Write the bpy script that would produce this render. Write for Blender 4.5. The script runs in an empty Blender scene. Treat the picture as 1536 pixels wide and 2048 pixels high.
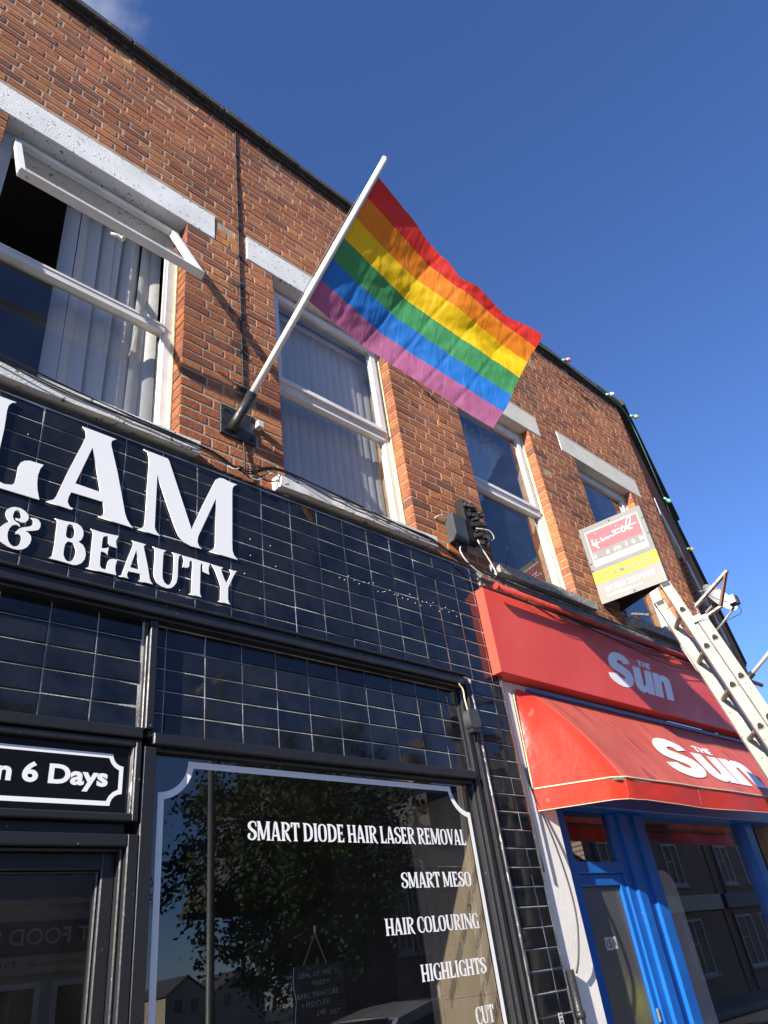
import bpy, bmesh, math, random
from mathutils import Vector, Matrix
random.seed(7)
S = bpy.context.scene
C = S.collection
RAD = math.radians
GZ = -0.10                      # pavement level

# ------------------------------------------------------------ camera
cam = bpy.data.cameras.new('camera'); camo = bpy.data.objects.new('camera', cam); C.objects.link(camo)
pitch, roll, yaw = RAD(33.107), RAD(-8.483), RAD(47.424)
F = Vector((math.sin(yaw)*math.cos(pitch), math.cos(yaw)*math.cos(pitch), math.sin(pitch)))
R0 = Vector((math.cos(yaw), -math.sin(yaw), 0)); U0 = R0.cross(F)
Rv = R0*math.cos(roll)+U0*math.sin(roll); Uv = U0*math.cos(roll)-R0*math.sin(roll)
CAM = Vector((0, -2.78, 1.55))
camo.matrix_world = Matrix(((Rv.x, Uv.x, -F.x, CAM.x), (Rv.y, Uv.y, -F.y, CAM.y), (Rv.z, Uv.z, -F.z, CAM.z), (0, 0, 0, 1)))
cam.sensor_fit = 'VERTICAL'; cam.sensor_height = 24.0; cam.lens = 24.0*1452.6/2048
cam.clip_start = 0.05; cam.clip_end = 2000
S.camera = camo

# ------------------------------------------------------------ light
SUN = Vector((-3.69, -1.0, 1.73)).normalized()        # towards the sun
EL = math.asin(SUN.z); AZ = math.atan2(SUN.x, SUN.y)
sl = bpy.data.lights.new('sun', 'SUN'); sl.energy = 5.0; sl.angle = RAD(0.5); sl.color = (1.0, 0.93, 0.82)
so = bpy.data.objects.new('sun', sl); C.objects.link(so)
so.rotation_euler = (-SUN).to_track_quat('-Z', 'Y').to_euler(); so.location = SUN*60

W = bpy.data.worlds.new('World'); S.world = W; W.use_nodes = True
wn = W.node_tree.nodes; wl = W.node_tree.links; wn.clear()
wout = wn.new('ShaderNodeOutputWorld'); wbg = wn.new('ShaderNodeBackground'); sky = wn.new('ShaderNodeTexSky')
sky.sky_type = 'NISHITA'; sky.sun_disc = False; sky.sun_elevation = EL; sky.sun_rotation = AZ
sky.altitude = 0; sky.air_density = 1.0; sky.dust_density = 0.0; sky.ozone_density = 8.0
wbg.inputs['Strength'].default_value = 0.080
# thin broken cloud, mostly to the left and behind, as the glass reflects it
wtc = wn.new('ShaderNodeTexCoord'); wmap = wn.new('ShaderNodeMapping'); wmap.inputs['Scale'].default_value = (1, 1, 2.2)
wmap.inputs['Location'].default_value = (4.0714, 5.038, 8.3179)
wnz = wn.new('ShaderNodeTexNoise'); wnz.inputs['Scale'].default_value = 2.6; wnz.inputs['Detail'].default_value = 9; wnz.inputs['Roughness'].default_value = 0.58
wcr = wn.new('ShaderNodeMapRange'); wcr.inputs['From Min'].default_value = 0.56; wcr.inputs['From Max'].default_value = 0.78
wdot = wn.new('ShaderNodeVectorMath'); wdot.operation = 'DOT_PRODUCT'; wdot.inputs[1].default_value = (-0.62, 0.30, 0.72)
wdr = wn.new('ShaderNodeMapRange'); wdr.inputs['From Min'].default_value = 0.60; wdr.inputs['From Max'].default_value = 0.78
wmul = wn.new('ShaderNodeMath'); wmul.operation = 'MULTIPLY'
wmx = wn.new('ShaderNodeMix'); wmx.data_type = 'RGBA'; wmx.inputs['B'].default_value = (5.2, 5.5, 6.0, 1)
wl.new(wtc.outputs['Generated'], wmap.inputs['Vector']); wl.new(wmap.outputs[0], wnz.inputs['Vector']); wl.new(wnz.outputs['Fac'], wcr.inputs['Value'])
wl.new(wtc.outputs['Generated'], wdot.inputs[0]); wl.new(wdot.outputs['Value'], wdr.inputs['Value'])
wl.new(wcr.outputs[0], wmul.inputs[0]); wl.new(wdr.outputs[0], wmul.inputs[1])
wwb = wn.new('ShaderNodeVectorMath'); wwb.operation = 'MULTIPLY'; wwb.inputs[1].default_value = (1.06, .985, 1.12); wl.new(sky.outputs[0], wwb.inputs[0]); wl.new(wwb.outputs[0], wmx.inputs['A']); wl.new(wmul.outputs[0], wmx.inputs['Factor'])
wl.new(wmx.outputs['Result'], wbg.inputs['Color']); wl.new(wbg.outputs[0], wout.inputs[0])

S.view_settings.view_transform = 'Standard'; S.view_settings.look = 'None'; S.view_settings.exposure = 1.24; S.view_settings.gamma = 1.0
S.view_settings.use_curve_mapping = False
S.render.engine = 'CYCLES'
S.cycles.max_bounces = 10; S.cycles.transparent_max_bounces = 16; S.cycles.glossy_bounces = 5

# ------------------------------------------------------------ helpers
class MB:
    def __init__(s): s.v = []; s.f = []; s.m = []; s.rnd = []
    def quad(s, a, b, c, d, mi=0): s.poly([a, b, c, d], mi)
    def poly(s, pts, mi=0):
        n = len(s.v); s.v += [tuple(p) for p in pts]; s.f.append(list(range(n, n+len(pts)))); s.m.append(mi)
    def box(s, x0, x1, y0, y1, z0, z1, mi=0, faces='-x+x-y+y-z+z', T=None):
        p = [(x0,y0,z0),(x1,y0,z0),(x1,y1,z0),(x0,y1,z0),(x0,y0,z1),(x1,y0,z1),(x1,y1,z1),(x0,y1,z1)]
        if T: p = [T(*q) for q in p]
        n = len(s.v); s.v += p
        for k, f in (('-x',(0,4,7,3)),('+x',(1,2,6,5)),('-y',(0,1,5,4)),('+y',(3,7,6,2)),('-z',(0,3,2,1)),('+z',(4,5,6,7))):
            if k in faces: s.f.append([n+i for i in f]); s.m.append(mi)
    def cbox(s, x0, x1, y0, y1, z0, z1, c=0.003, mi=0, T=None):
        """box with its -y face chamfered; returns the number of faces"""
        o = [(x0,y1,z0),(x1,y1,z0),(x1,y1,z1),(x0,y1,z1)]
        m = [(x0,y0+c,z0),(x1,y0+c,z0),(x1,y0+c,z1),(x0,y0+c,z1)]
        i = [(x0+c,y0,z0+c),(x1-c,y0,z0+c),(x1-c,y0,z1-c),(x0+c,y0,z1-c)]
        p = o+m+i
        if T: p = [T(*q) for q in p]
        n = len(s.v); s.v += p; k0 = len(s.f)
        for a, b in ((0, 4), (4, 8)):
            for k in range(4):
                l = (k+1) % 4; s.f.append([n+a+k, n+a+l, n+b+l, n+b+k]); s.m.append(mi)
        s.f.append([n+8, n+9, n+10, n+11]); s.m.append(mi)
        return len(s.f)-k0
    def tube(s, pts, r, n=8, cap=True, mi=0):
        pts = [Vector(p) for p in pts]; k0 = len(s.v); rr = r if isinstance(r, (list, tuple)) else [r]*len(pts)
        up = None
        for i, p in enumerate(pts):
            d = (pts[min(i+1, len(pts)-1)]-pts[max(i-1, 0)]).normalized()
            if up is None:
                up = Vector((0, 0, 1)) if abs(d.z) < .9 else Vector((1, 0, 0))
            a = d.cross(up)
            if a.length < 1e-5: a = d.orthogonal()
            a.normalize(); b = a.cross(d).normalized(); up = b
            for k in range(n):
                t = 2*math.pi*k/n; q = p+(a*math.cos(t)+b*math.sin(t))*rr[i]; s.v.append(tuple(q))
        for i in range(len(pts)-1):
            for k in range(n):
                l = (k+1) % n
                s.f.append([k0+i*n+k, k0+i*n+l, k0+(i+1)*n+l, k0+(i+1)*n+k]); s.m.append(mi)
        if cap:
            s.f.append([k0+k for k in reversed(range(n))]); s.m.append(mi)
            e = k0+(len(pts)-1)*n; s.f.append([e+k for k in range(n)]); s.m.append(mi)
    def ball(s, c, r, n=10, m=6, sc=(1, 1, 1), mi=0):
        c = Vector(c); k0 = len(s.v)
        for j in range(m+1):
            ph = math.pi*j/m
            for k in range(n):
                th = 2*math.pi*k/n
                s.v.append((c.x+r*sc[0]*math.sin(ph)*math.cos(th), c.y+r*sc[1]*math.sin(ph)*math.sin(th), c.z+r*sc[2]*math.cos(ph)))
        for j in range(m):
            for k in range(n):
                l = (k+1) % n; s.f.append([k0+j*n+k, k0+(j+1)*n+k, k0+(j+1)*n+l, k0+j*n+l]); s.m.append(mi)
    def mesh(s, name, smooth=False):
        me = bpy.data.meshes.new(name); me.from_pydata(s.v, [], s.f)
        if any(s.m): me.polygons.foreach_set('material_index', s.m)
        if smooth: me.polygons.foreach_set('use_smooth', [True]*len(me.polygons))
        me.update(); return me
    def build(s, name, mats, parent=None, smooth=False, fix=True):
        me = s.mesh(name, smooth)
        if fix:
            bm = bmesh.new(); bm.from_mesh(me); bmesh.ops.recalc_face_normals(bm, faces=bm.faces); bm.to_mesh(me); bm.free()
        return link(name, me, mats, parent)
def link(name, me, mats, parent=None):
    for m in (mats if isinstance(mats, (list, tuple)) else [mats]): me.materials.append(m)
    o = bpy.data.objects.new(name, me); C.objects.link(o)
    if parent is not None: o.parent = parent; o.matrix_parent_inverse = Matrix.Translation(-parent.location)
    return o
def empty(name, loc=(0, 0, 0)):
    o = bpy.data.objects.new(name, None); C.objects.link(o); o.location = loc; o.empty_display_size = .2
    return o
def tag(o, label=None, cat=None, group=None, kind=None):
    if label: o['label'] = label
    if cat: o['category'] = cat
    if group: o['group'] = group
    if kind: o['kind'] = kind
    return o
def lerp(a, b, t): return a+(b-a)*t
def spline(pts, n=6):
    """catmull-rom"""
    P = [Vector(p) for p in pts]; P = [P[0]*2-P[1]]+P+[P[-1]*2-P[-2]]; out = []
    for i in range(1, len(P)-2):
        a, b, c, d = P[i-1:i+3]
        for k in range(n):
            t = k/n
            out.append(.5*((2*b)+(c-a)*t+(2*a-5*b+4*c-d)*t*t+(3*b-a-3*c+d)*t**3))
    out.append(P[-2]); return out

# ------------------------------------------------------------ materials
def nodes(name):
    m = bpy.data.materials.new(name); m.use_nodes = True; t = m.node_tree; t.nodes.clear()
    o = t.nodes.new('ShaderNodeOutputMaterial'); return m, t, o
def pm(name, c1, c2=None, scale=8, rough=.6, bump=0., bscale=60, metal=0., spec=.5, rough2=None, detail=6, c3=None, s3=30, t3=.62, coat=0., stretch=None, trans=0.):
    """two-tone noise colour, optional third colour in sharp flecks, optional bump"""
    m, t, o = nodes(name); N = t.nodes; L = t.links
    b = N.new('ShaderNodeBsdfPrincipled'); L.new(b.outputs[0], o.inputs[0])
    b.inputs['Metallic'].default_value = metal; b.inputs['Specular IOR Level'].default_value = spec; b.inputs['Roughness'].default_value = rough
    b.inputs['Coat Weight'].default_value = coat; b.inputs['Coat Roughness'].default_value = .08
    g = N.new('ShaderNodeNewGeometry'); vec = g.outputs['Position']
    if stretch:
        mp = N.new('ShaderNodeMapping'); mp.inputs['Scale'].default_value = stretch; L.new(vec, mp.inputs[0]); vec = mp.outputs[0]
    if c2 is None: c2 = tuple(x*.85 for x in c1)
    n = N.new('ShaderNodeTexNoise'); n.inputs['Scale'].default_value = scale; n.inputs['Detail'].default_value = detail; n.inputs['Roughness'].default_value = .6; L.new(vec, n.inputs['Vector'])
    r = N.new('ShaderNodeMapRange'); r.inputs['From Min'].default_value = .35; r.inputs['From Max'].default_value = .65; L.new(n.outputs['Fac'], r.inputs['Value'])
    mx = N.new('ShaderNodeMix'); mx.data_type = 'RGBA'; mx.inputs['A'].default_value = (*c1, 1); mx.inputs['B'].default_value = (*c2, 1); L.new(r.outputs[0], mx.inputs['Factor'])
    col = mx.outputs['Result']
    if c3:
        n3 = N.new('ShaderNodeTexNoise'); n3.inputs['Scale'].default_value = s3; n3.inputs['Detail'].default_value = 4; L.new(vec, n3.inputs['Vector'])
        r3 = N.new('ShaderNodeMapRange'); r3.inputs['From Min'].default_value = t3; r3.inputs['From Max'].default_value = t3+.03; L.new(n3.outputs['Fac'], r3.inputs['Value'])
        m3 = N.new('ShaderNodeMix'); m3.data_type = 'RGBA'; m3.inputs['B'].default_value = (*c3, 1); L.new(col, m3.inputs['A']); L.new(r3.outputs[0], m3.inputs['Factor']); col = m3.outputs['Result']
    L.new(col, b.inputs['Base Color'])
    if trans:
        tl = N.new('ShaderNodeBsdfTranslucent'); L.new(col, tl.inputs[0]); ms = N.new('ShaderNodeMixShader'); ms.inputs[0].default_value = trans; L.new(b.outputs[0], ms.inputs[1]); L.new(tl.outputs[0], ms.inputs[2]); L.new(ms.outputs[0], o.inputs[0])
    if rough2 is not None:
        rr = N.new('ShaderNodeMapRange'); rr.inputs['To Min'].default_value = rough; rr.inputs['To Max'].default_value = rough2; L.new(r.outputs[0], rr.inputs['Value']); L.new(rr.outputs[0], b.inputs['Roughness'])
    if bump:
        n2 = N.new('ShaderNodeTexNoise'); n2.inputs['Scale'].default_value = bscale; n2.inputs['Detail'].default_value = 5; L.new(vec, n2.inputs['Vector'])
        bp = N.new('ShaderNodeBump'); bp.inputs['Strength'].default_value = bump; bp.inputs['Distance'].default_value = .01; L.new(n2.outputs['Fac'], bp.inputs['Height']); L.new(bp.outputs[0], b.inputs['Normal'])
    return m

def brick_material():
    m, t, o = nodes('fired_red_brick'); N = t.nodes; L = t.links
    b = N.new('ShaderNodeBsdfPrincipled'); L.new(b.outputs[0], o.inputs[0]); b.inputs['Roughness'].default_value = .88; b.inputs['Specular IOR Level'].default_value = .25
    oi = N.new('ShaderNodeObjectInfo'); at = N.new('ShaderNodeAttribute'); at.attribute_name = 'rnd'
    ad = N.new('ShaderNodeMath'); ad.operation = 'ADD'; L.new(oi.outputs['Random'], ad.inputs[0]); L.new(at.outputs['Fac'], ad.inputs[1])
    fr = N.new('ShaderNodeMath'); fr.operation = 'FRACT'; L.new(ad.outputs[0], fr.inputs[0])
    cr = N.new('ShaderNodeValToRGB'); L.new(fr.outputs[0], cr.inputs[0]); cr.color_ramp.interpolation = 'CONSTANT'
    E = cr.color_ramp.elements
    cols = [(0, (0.322, 0.108, 0.048)), (.12, (0.360, 0.127, 0.055)), (.26, (0.283, 0.096, 0.048)), (.38, (0.390, 0.143, 0.058)), (.52, (0.341, 0.115, 0.050)), (.64, (0.244, 0.087, 0.048)), (.74, (0.420, 0.160, 0.062)), (.84, (0.360, 0.128, 0.055)), (.93, (0.195, 0.077, 0.048)), (.97, (0.469, 0.188, 0.066))]
    while len(E) < len(cols): E.new(.5)
    for e, (p, c) in zip(E, cols): e.position = p; e.color = (*c, 1)
    g = N.new('ShaderNodeNewGeometry')
    n1 = N.new('ShaderNodeTexNoise'); n1.inputs['Scale'].default_value = 38; n1.inputs['Detail'].default_value = 6; n1.inputs['Roughness'].default_value = .7; L.new(g.outputs['Position'], n1.inputs['Vector'])
    r1 = N.new('ShaderNodeMapRange'); r1.inputs['From Min'].default_value = .3; r1.inputs['From Max'].default_value = .72; r1.inputs['To Min'].default_value = .58; r1.inputs['To Max'].default_value = 1.28; L.new(n1.outputs['Fac'], r1.inputs['Value'])
    # weathering: broad brown areas and soot washed down under the coping
    n2 = N.new('ShaderNodeTexNoise'); n2.inputs['Scale'].default_value = 1.1; n2.inputs['Detail'].default_value = 5; L.new(g.outputs['Position'], n2.inputs['Vector'])
    r2 = N.new('ShaderNodeMapRange'); r2.inputs['From Min'].default_value = .35; r2.inputs['From Max'].default_value = .68; r2.inputs['To Min'].default_value = .74; r2.inputs['To Max'].default_value = 1.18; L.new(n2.outputs['Fac'], r2.inputs['Value'])
    sp = N.new('ShaderNodeSeparateXYZ'); L.new(g.outputs['Position'], sp.inputs[0])
    n3 = N.new('ShaderNodeTexNoise'); n3.inputs['Scale'].default_value = 7; n3.inputs['Detail'].default_value = 6; L.new(g.outputs['Position'], n3.inputs['Vector'])
    az = N.new('ShaderNodeMath'); az.operation = 'MULTIPLY_ADD'; az.inputs[1].default_value = .55; L.new(n3.outputs['Fac'], az.inputs[0]); L.new(sp.outputs['Z'], az.inputs[2])
    r3 = N.new('ShaderNodeMapRange'); r3.inputs['From Min'].default_value = 7.72; r3.inputs['From Max'].default_value = 8.06; r3.inputs['To Min'].default_value = 1; r3.inputs['To Max'].default_value = .30; L.new(az.outputs[0], r3.inputs['Value'])
    mu = N.new('ShaderNodeMath'); mu.operation = 'MULTIPLY'; L.new(r1.outputs[0], mu.inputs[0]); L.new(r2.outputs[0], mu.inputs[1])
    mu2 = N.new('ShaderNodeMath'); mu2.operation = 'MULTIPLY'; L.new(mu.outputs[0], mu2.inputs[0]); L.new(r3.outputs[0], mu2.inputs[1])
    vm = N.new('ShaderNodeVectorMath'); vm.operation = 'SCALE'; L.new(cr.outputs[0], vm.inputs[0]); L.new(mu2.outputs[0], vm.inputs['Scale'])
    # pale lime bloom on some faces
    n4 = N.new('ShaderNodeTexNoise'); n4.inputs['Scale'].default_value = 5; n4.inputs['Detail'].default_value = 8; L.new(g.outputs['Position'], n4.inputs['Vector'])
    r4 = N.new('ShaderNodeMapRange'); r4.inputs['From Min'].default_value = .60; r4.inputs['From Max'].default_value = .8; r4.inputs['To Max'].default_value = .22; L.new(n4.outputs['Fac'], r4.inputs['Value'])
    mx = N.new('ShaderNodeMix'); mx.data_type = 'RGBA'; mx.inputs['B'].default_value = (.38, .26, .18, 1); L.new(vm.outputs[0], mx.inputs['A']); L.new(r4.outputs[0], mx.inputs['Factor'])
    col = mx.outputs['Result']
    def spot(col, cx, cz, r, rgb, thr):          # raw or sooty patches with ragged outlines
        dv = N.new('ShaderNodeVectorMath'); dv.operation = 'DISTANCE'; dv.inputs[1].default_value = (cx, 0, cz); L.new(g.outputs['Position'], dv.inputs[0])
        nn = N.new('ShaderNodeTexNoise'); nn.inputs['Scale'].default_value = 22; nn.inputs['Detail'].default_value = 6; L.new(g.outputs['Position'], nn.inputs['Vector'])
        ma = N.new('ShaderNodeMath'); ma.operation = 'MULTIPLY_ADD'; ma.inputs[1].default_value = r*1.6; L.new(nn.outputs['Fac'], ma.inputs[0]); L.new(dv.outputs['Value'], ma.inputs[2])
        rg = N.new('ShaderNodeMapRange'); rg.inputs['From Min'].default_value = r*1.65; rg.inputs['From Max'].default_value = r*1.35; rg.inputs['To Max'].default_value = thr; L.new(ma.outputs[0], rg.inputs['Value'])
        m_ = N.new('ShaderNodeMix'); m_.data_type = 'RGBA'; m_.inputs['B'].default_value = (*rgb, 1); L.new(col, m_.inputs['A']); L.new(rg.outputs[0], m_.inputs['Factor']); return m_.outputs['Result']
    for a in ((3.62, 4.10, .22, (.50, .165, .045), .8), (1.83, 6.16, .13, (.50, .19, .05), .75), (7.2, 7.15, .35, (.44, .17, .075), .6), (1.60, 4.05, .12, (.48, .16, .05), .6), (1.9, 5.1, .12, (.05, .035, .03), .75), (1.89, 5.7, .10, (.05, .035, .03), .7), (1.92, 4.72, .10, (.05, .035, .03), .7), (5.5, 6.75, .3, (.16, .07, .045), .5), (3.2, 7.0, .4, (.18, .07, .045), .45)): col = spot(col, *a)
    L.new(col, b.inputs['Base Color'])
    nb = N.new('ShaderNodeTexNoise'); nb.inputs['Scale'].default_value = 90; nb.inputs['Detail'].default_value = 7; nb.inputs['Roughness'].default_value = .65; L.new(g.outputs['Position'], nb.inputs['Vector'])
    bp = N.new('ShaderNodeBump'); bp.inputs['Strength'].default_value = .8; bp.inputs['Distance'].default_value = .007; L.new(nb.outputs['Fac'], bp.inputs['Height']); L.new(bp.outputs[0], b.inputs['Normal'])
    return m

def glass_material(name, ior=1.5, boost=1.0, tint=(1, 1, 1), haze=0.0, wavy=0.0):
    m, t, o = nodes(name); N = t.nodes; L = t.links
    tr = N.new('ShaderNodeBsdfTransparent'); tr.inputs[0].default_value = (*tint, 1)
    gl = N.new('ShaderNodeBsdfGlossy'); gl.inputs['Roughness'].default_value = .0
    fr = N.new('ShaderNodeFresnel'); fr.inputs['IOR'].default_value = ior
    g = N.new('ShaderNodeNewGeometry')
    mu = N.new('ShaderNodeMath'); mu.operation = 'MULTIPLY'; mu.inputs[1].default_value = boost; mu.use_clamp = True; L.new(fr.outputs[0], mu.inputs[0])
    bf = N.new('ShaderNodeMath'); bf.operation = 'SUBTRACT'; bf.inputs[0].default_value = 1; L.new(g.outputs['Backfacing'], bf.inputs[1])
    m2 = N.new('ShaderNodeMath'); m2.operation = 'MULTIPLY'; L.new(mu.outputs[0], m2.inputs[0]); L.new(bf.outputs[0], m2.inputs[1])
    mix = N.new('ShaderNodeMixShader'); L.new(m2.outputs[0], mix.inputs[0])
    base = tr
    if haze:
        df = N.new('ShaderNodeBsdfDiffuse'); df.inputs[0].default_value = (.5, .5, .48, 1)
        n = N.new('ShaderNodeTexNoise'); n.inputs['Scale'].default_value = 6; n.inputs['Detail'].default_value = 7; L.new(g.outputs['Position'], n.inputs['Vector'])
        r = N.new('ShaderNodeMapRange'); r.inputs['From Min'].default_value = .4; r.inputs['From Max'].default_value = .75; r.inputs['To Min'].default_value = haze*.3; r.inputs['To Max'].default_value = haze; L.new(n.outputs['Fac'], r.inputs['Value'])
        mh = N.new('ShaderNodeMixShader'); L.new(r.outputs[0], mh.inputs[0]); L.new(tr.outputs[0], mh.inputs[1]); L.new(df.outputs[0], mh.inputs[2]); base = mh
    if wavy:
        n = N.new('ShaderNodeTexNoise'); n.inputs['Scale'].default_value = 3; L.new(g.outputs['Position'], n.inputs['Vector'])
        bp = N.new('ShaderNodeBump'); bp.inputs['Strength'].default_value = wavy; bp.inputs['Distance'].default_value = .02; L.new(n.outputs['Fac'], bp.inputs['Height']); L.new(bp.outputs[0], gl.inputs['Normal'])
    L.new(base.outputs[0], mix.inputs[1]); L.new(gl.outputs[0], mix.inputs[2]); L.new(mix.outputs[0], o.inputs[0])
    return m
def cloth(name, c, trans=.5, rough=.8, wrinkle=False):
    m, t, o = nodes(name); N = t.nodes; L = t.links
    d = N.new('ShaderNodeBsdfDiffuse'); d.inputs[0].default_value = (*c, 1)
    tl = N.new('ShaderNodeBsdfTranslucent'); tl.inputs[0].default_value = (*c, 1)
    gl = N.new('ShaderNodeBsdfGlossy'); gl.inputs['Roughness'].default_value = .42; gl.inputs[0].default_value = (.8, .8, .8, 1)
    g = N.new('ShaderNodeNewGeometry'); n = N.new('ShaderNodeTexNoise'); n.inputs['Scale'].default_value = 16; n.inputs['Detail'].default_value = 5; n.inputs['Distortion'].default_value = 1.2; L.new(g.outputs['Position'], n.inputs['Vector'])
    bp = N.new('ShaderNodeBump'); bp.inputs['Strength'].default_value = .35; bp.inputs['Distance'].default_value = .012; L.new(n.outputs['Fac'], bp.inputs['Height'])
    if wrinkle:
        n.inputs['Scale'].default_value = 5.5; n.inputs['Detail'].default_value = 5; n.inputs['Roughness'].default_value = .5; n.inputs['Distortion'].default_value = .5; bp.inputs['Strength'].default_value = .5; bp.inputs['Distance'].default_value = .02
        mp = N.new('ShaderNodeMapping'); mp.inputs['Rotation'].default_value = (0, RAD(-32), 0); mp.inputs['Scale'].default_value = (3.2, .8, .55); L.new(g.outputs['Position'], mp.inputs[0]); L.new(mp.outputs[0], n.inputs['Vector'])
    for q in (d, tl, gl): L.new(bp.outputs[0], q.inputs['Normal'])
    a = N.new('ShaderNodeMixShader'); a.inputs[0].default_value = trans; L.new(d.outputs[0], a.inputs[1]); L.new(tl.outputs[0], a.inputs[2])
    b = N.new('ShaderNodeMixShader'); b.inputs[0].default_value = .035; L.new(a.outputs[0], b.inputs[1]); L.new(gl.outputs[0], b.inputs[2])
    L.new(b.outputs[0], o.inputs[0]); return m

M = {}
M['brick'] = brick_material()
M['mortar'] = pm('lime_mortar', (.41, .315, .22), (.26, .195, .137), 11, .95, .5, 130)
M['lintel_paint'] = pm('flaking_white_masonry_paint', (.74, .74, .72), (.60, .60, .58), 4, .85, .7, 150, c3=(.13, .12, .11), s3=42, t3=.64)
M['lintel_stone'] = pm('cream_cast_stone', (.60, .56, .48), (.50, .47, .41), 4, .85, .2, 150)
M['sill_paint'] = pm('worn_white_sill_paint', (.68, .66, .62), (.54, .52, .48), 7, .85, .35, 110, c3=(.13, .12, .11), s3=30, t3=.635)
M['sill_stone'] = pm('rough_grey_concrete', (.34, .32, .28), (.20, .19, .17), 25, .95, 1.0, 70, c3=(.52, .49, .43), s3=70, t3=.6)
M['weathered'] = pm('weathered_grey_timber', (.20, .19, .18), (.10, .095, .09), 9, .9, .6, 50, c3=(.36, .34, .31), s3=22, t3=.60, stretch=(.4, 1, 2))
M['coping'] = pm('sooty_coping', (.05, .046, .042), (.025, .024, .023), 12, .95, .7, 60, c3=(.10, .10, .06), s3=24, t3=.62)
M['upvc'] = pm('white_upvc', (.70, .695, .68), (.58, .575, .55), 5, .38, .05, 60, c3=(.34, .31, .26), s3=26, t3=.70)
M['upvc_dirty'] = pm('stained_cream_sealant', (.62, .54, .36), (.42, .35, .2), 22, .7, .4, 60)
M['glass'] = glass_material('window_glass', boost=2.0, haze=.03)
M['shop_glass'] = glass_material('shop_plate_glass', boost=2.7, haze=.004)
M['film_glass'] = glass_material('tinted_door_glass', boost=3.4, tint=(.72, .72, .72), haze=.02)
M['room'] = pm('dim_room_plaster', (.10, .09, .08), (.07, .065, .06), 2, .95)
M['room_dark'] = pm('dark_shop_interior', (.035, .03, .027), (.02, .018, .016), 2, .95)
M['blind'] = cloth('pale_blind_fabric', (.62, .62, .60), .35)
M['curtain'] = cloth('pale_blue_curtain', (.40, .50, .58), .3)
M['tile'] = pm('glossy_black_tile', (.004, .005, .008), (.016, .016, .018), 6, .03, .03, 9, spec=.42, rough2=.07)
M['grout'] = pm('pale_grout', (.56, .55, .52), (.20, .19, .18), 7, .9, .3, 90)
M['black_paint'] = pm('black_gloss_timber_paint', (.018, .018, .021), (.012, .012, .013), 10, .32, .12, 40, c3=(.30, .29, .28), s3=48, t3=.715, rough2=.5)
M['worn_edge'] = pm('worn_black_paint_edge', (.05, .05, .05), (.17, .165, .16), 26, .55, .3, 80, c3=(.42, .41, .39), s3=55, t3=.60, stretch=(1, 1, .35))
M['letter_white'] = pm('white_acrylic', (.80, .80, .79), (.77, .77, .76), 3, .38)
M['vinyl_white'] = pm('white_window_vinyl', (.84, .84, .84), (.80, .80, .80), 3, .5)
M['black_board'] = pm('black_glass_back', (.006, .006, .007), (.004, .004, .005), 3, .05, spec=.6)
M['red_panel'] = pm('red_sign_plastic', (.68, .078, .048), (.60, .060, .038), 1.6, .36, .05, 5, rough2=.48, spec=.35)
M['sun_white'] = pm('sign_white_vinyl', (.80, .80, .80), (.74, .74, .75), 6, .4)
M['canvas'] = pm('red_pvc_canvas', (.74, .042, .020), (.62, .045, .024), 3.2, .27, .55, 9, rough2=.46, stretch=(.7, 1.8, 1.2), c3=(.50, .10, .07), s3=9, t3=.66, trans=.16)
M['canvas_faded'] = pm('sun_faded_red_pvc', (.60, .125, .078), (.50, .085, .055), 3.5, .45, .4, 8, rough2=.6, stretch=(1.6, .5, .5), c3=(.36, .07, .05), s3=6, t3=.64, trans=.16)
M['piping'] = pm('cream_piping', (.62, .52, .33), (.5, .42, .27), 20, .6)
M['blue_paint'] = pm('bright_blue_gloss_paint', (.010, .115, .45), (.008, .092, .37), 4, .28, .06, 30, c3=(.5, .52, .55), s3=50, t3=.755)
M['white_render'] = pm('white_painted_render', (.80, .77, .72), (.73, .70, .65), 3, .7, .12, 40, c3=(.22, .2, .18), s3=34, t3=.735)
M['alu'] = pm('weathered_aluminium', (.44, .42, .37), (.35, .335, .29), 14, .45, .12, 70, metal=.35, c3=(.18, .155, .11), s3=40, t3=.66)
M['alu_dark'] = pm('dull_rung_aluminium', (.22, .21, .19), (.14, .13, .12), 14, .5, .1, 70, metal=.3)
M['hole'] = pm('hollow_rung_shadow', (.02, .018, .015), None, 5, .9)
M['rust_white'] = pm('rusting_white_steel', (.60, .57, .51), (.40, .36, .30), 25, .6, .4, 70, c3=(.16, .06, .03), s3=45, t3=.56)
M['rust'] = pm('brown_rust_steel', (.20, .085, .045), (.12, .055, .035), 25, .8, .5, 70)
M['black_plastic'] = pm('black_plastic', (.018, .018, .019), (.012, .012, .012), 8, .4)
M['grey_box'] = pm('dark_grey_cabinet', (.055, .057, .058), (.04, .04, .042), 8, .5)
M['cable'] = pm('black_cable', (.012, .012, .012), None, 6, .5)
M['cable_white'] = pm('off_white_cable', (.55, .53, .48), (.42, .40, .36), 20, .5)
M['pole_white'] = pm('white_pole_paint', (.76, .74, .69), (.68, .66, .61), 9, .4)
M['black_metal'] = pm('black_iron', (.02, .02, .021), (.035, .034, .033), 22, .42, .25, 60, metal=.2)
M['red_tube'] = pm('red_painted_tube', (.42, .04, .025), (.26, .03, .02), 18, .5, .2, 60)
M['green_cable'] = pm('green_string_cable', (.16, .42, .33), None, 6, .5)
M['asphalt'] = pm('asphalt', (.055, .055, .056), (.04, .04, .041), 3, .9, .5, 120)
M['paving'] = pm('concrete_paving', (.19, .18, .165), (.15, .14, .13), 5, .9, .3, 60)
M['kerb'] = pm('granite_kerb', (.30, .29, .28), (.22, .21, .21), 30, .85, .3, 60)
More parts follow.
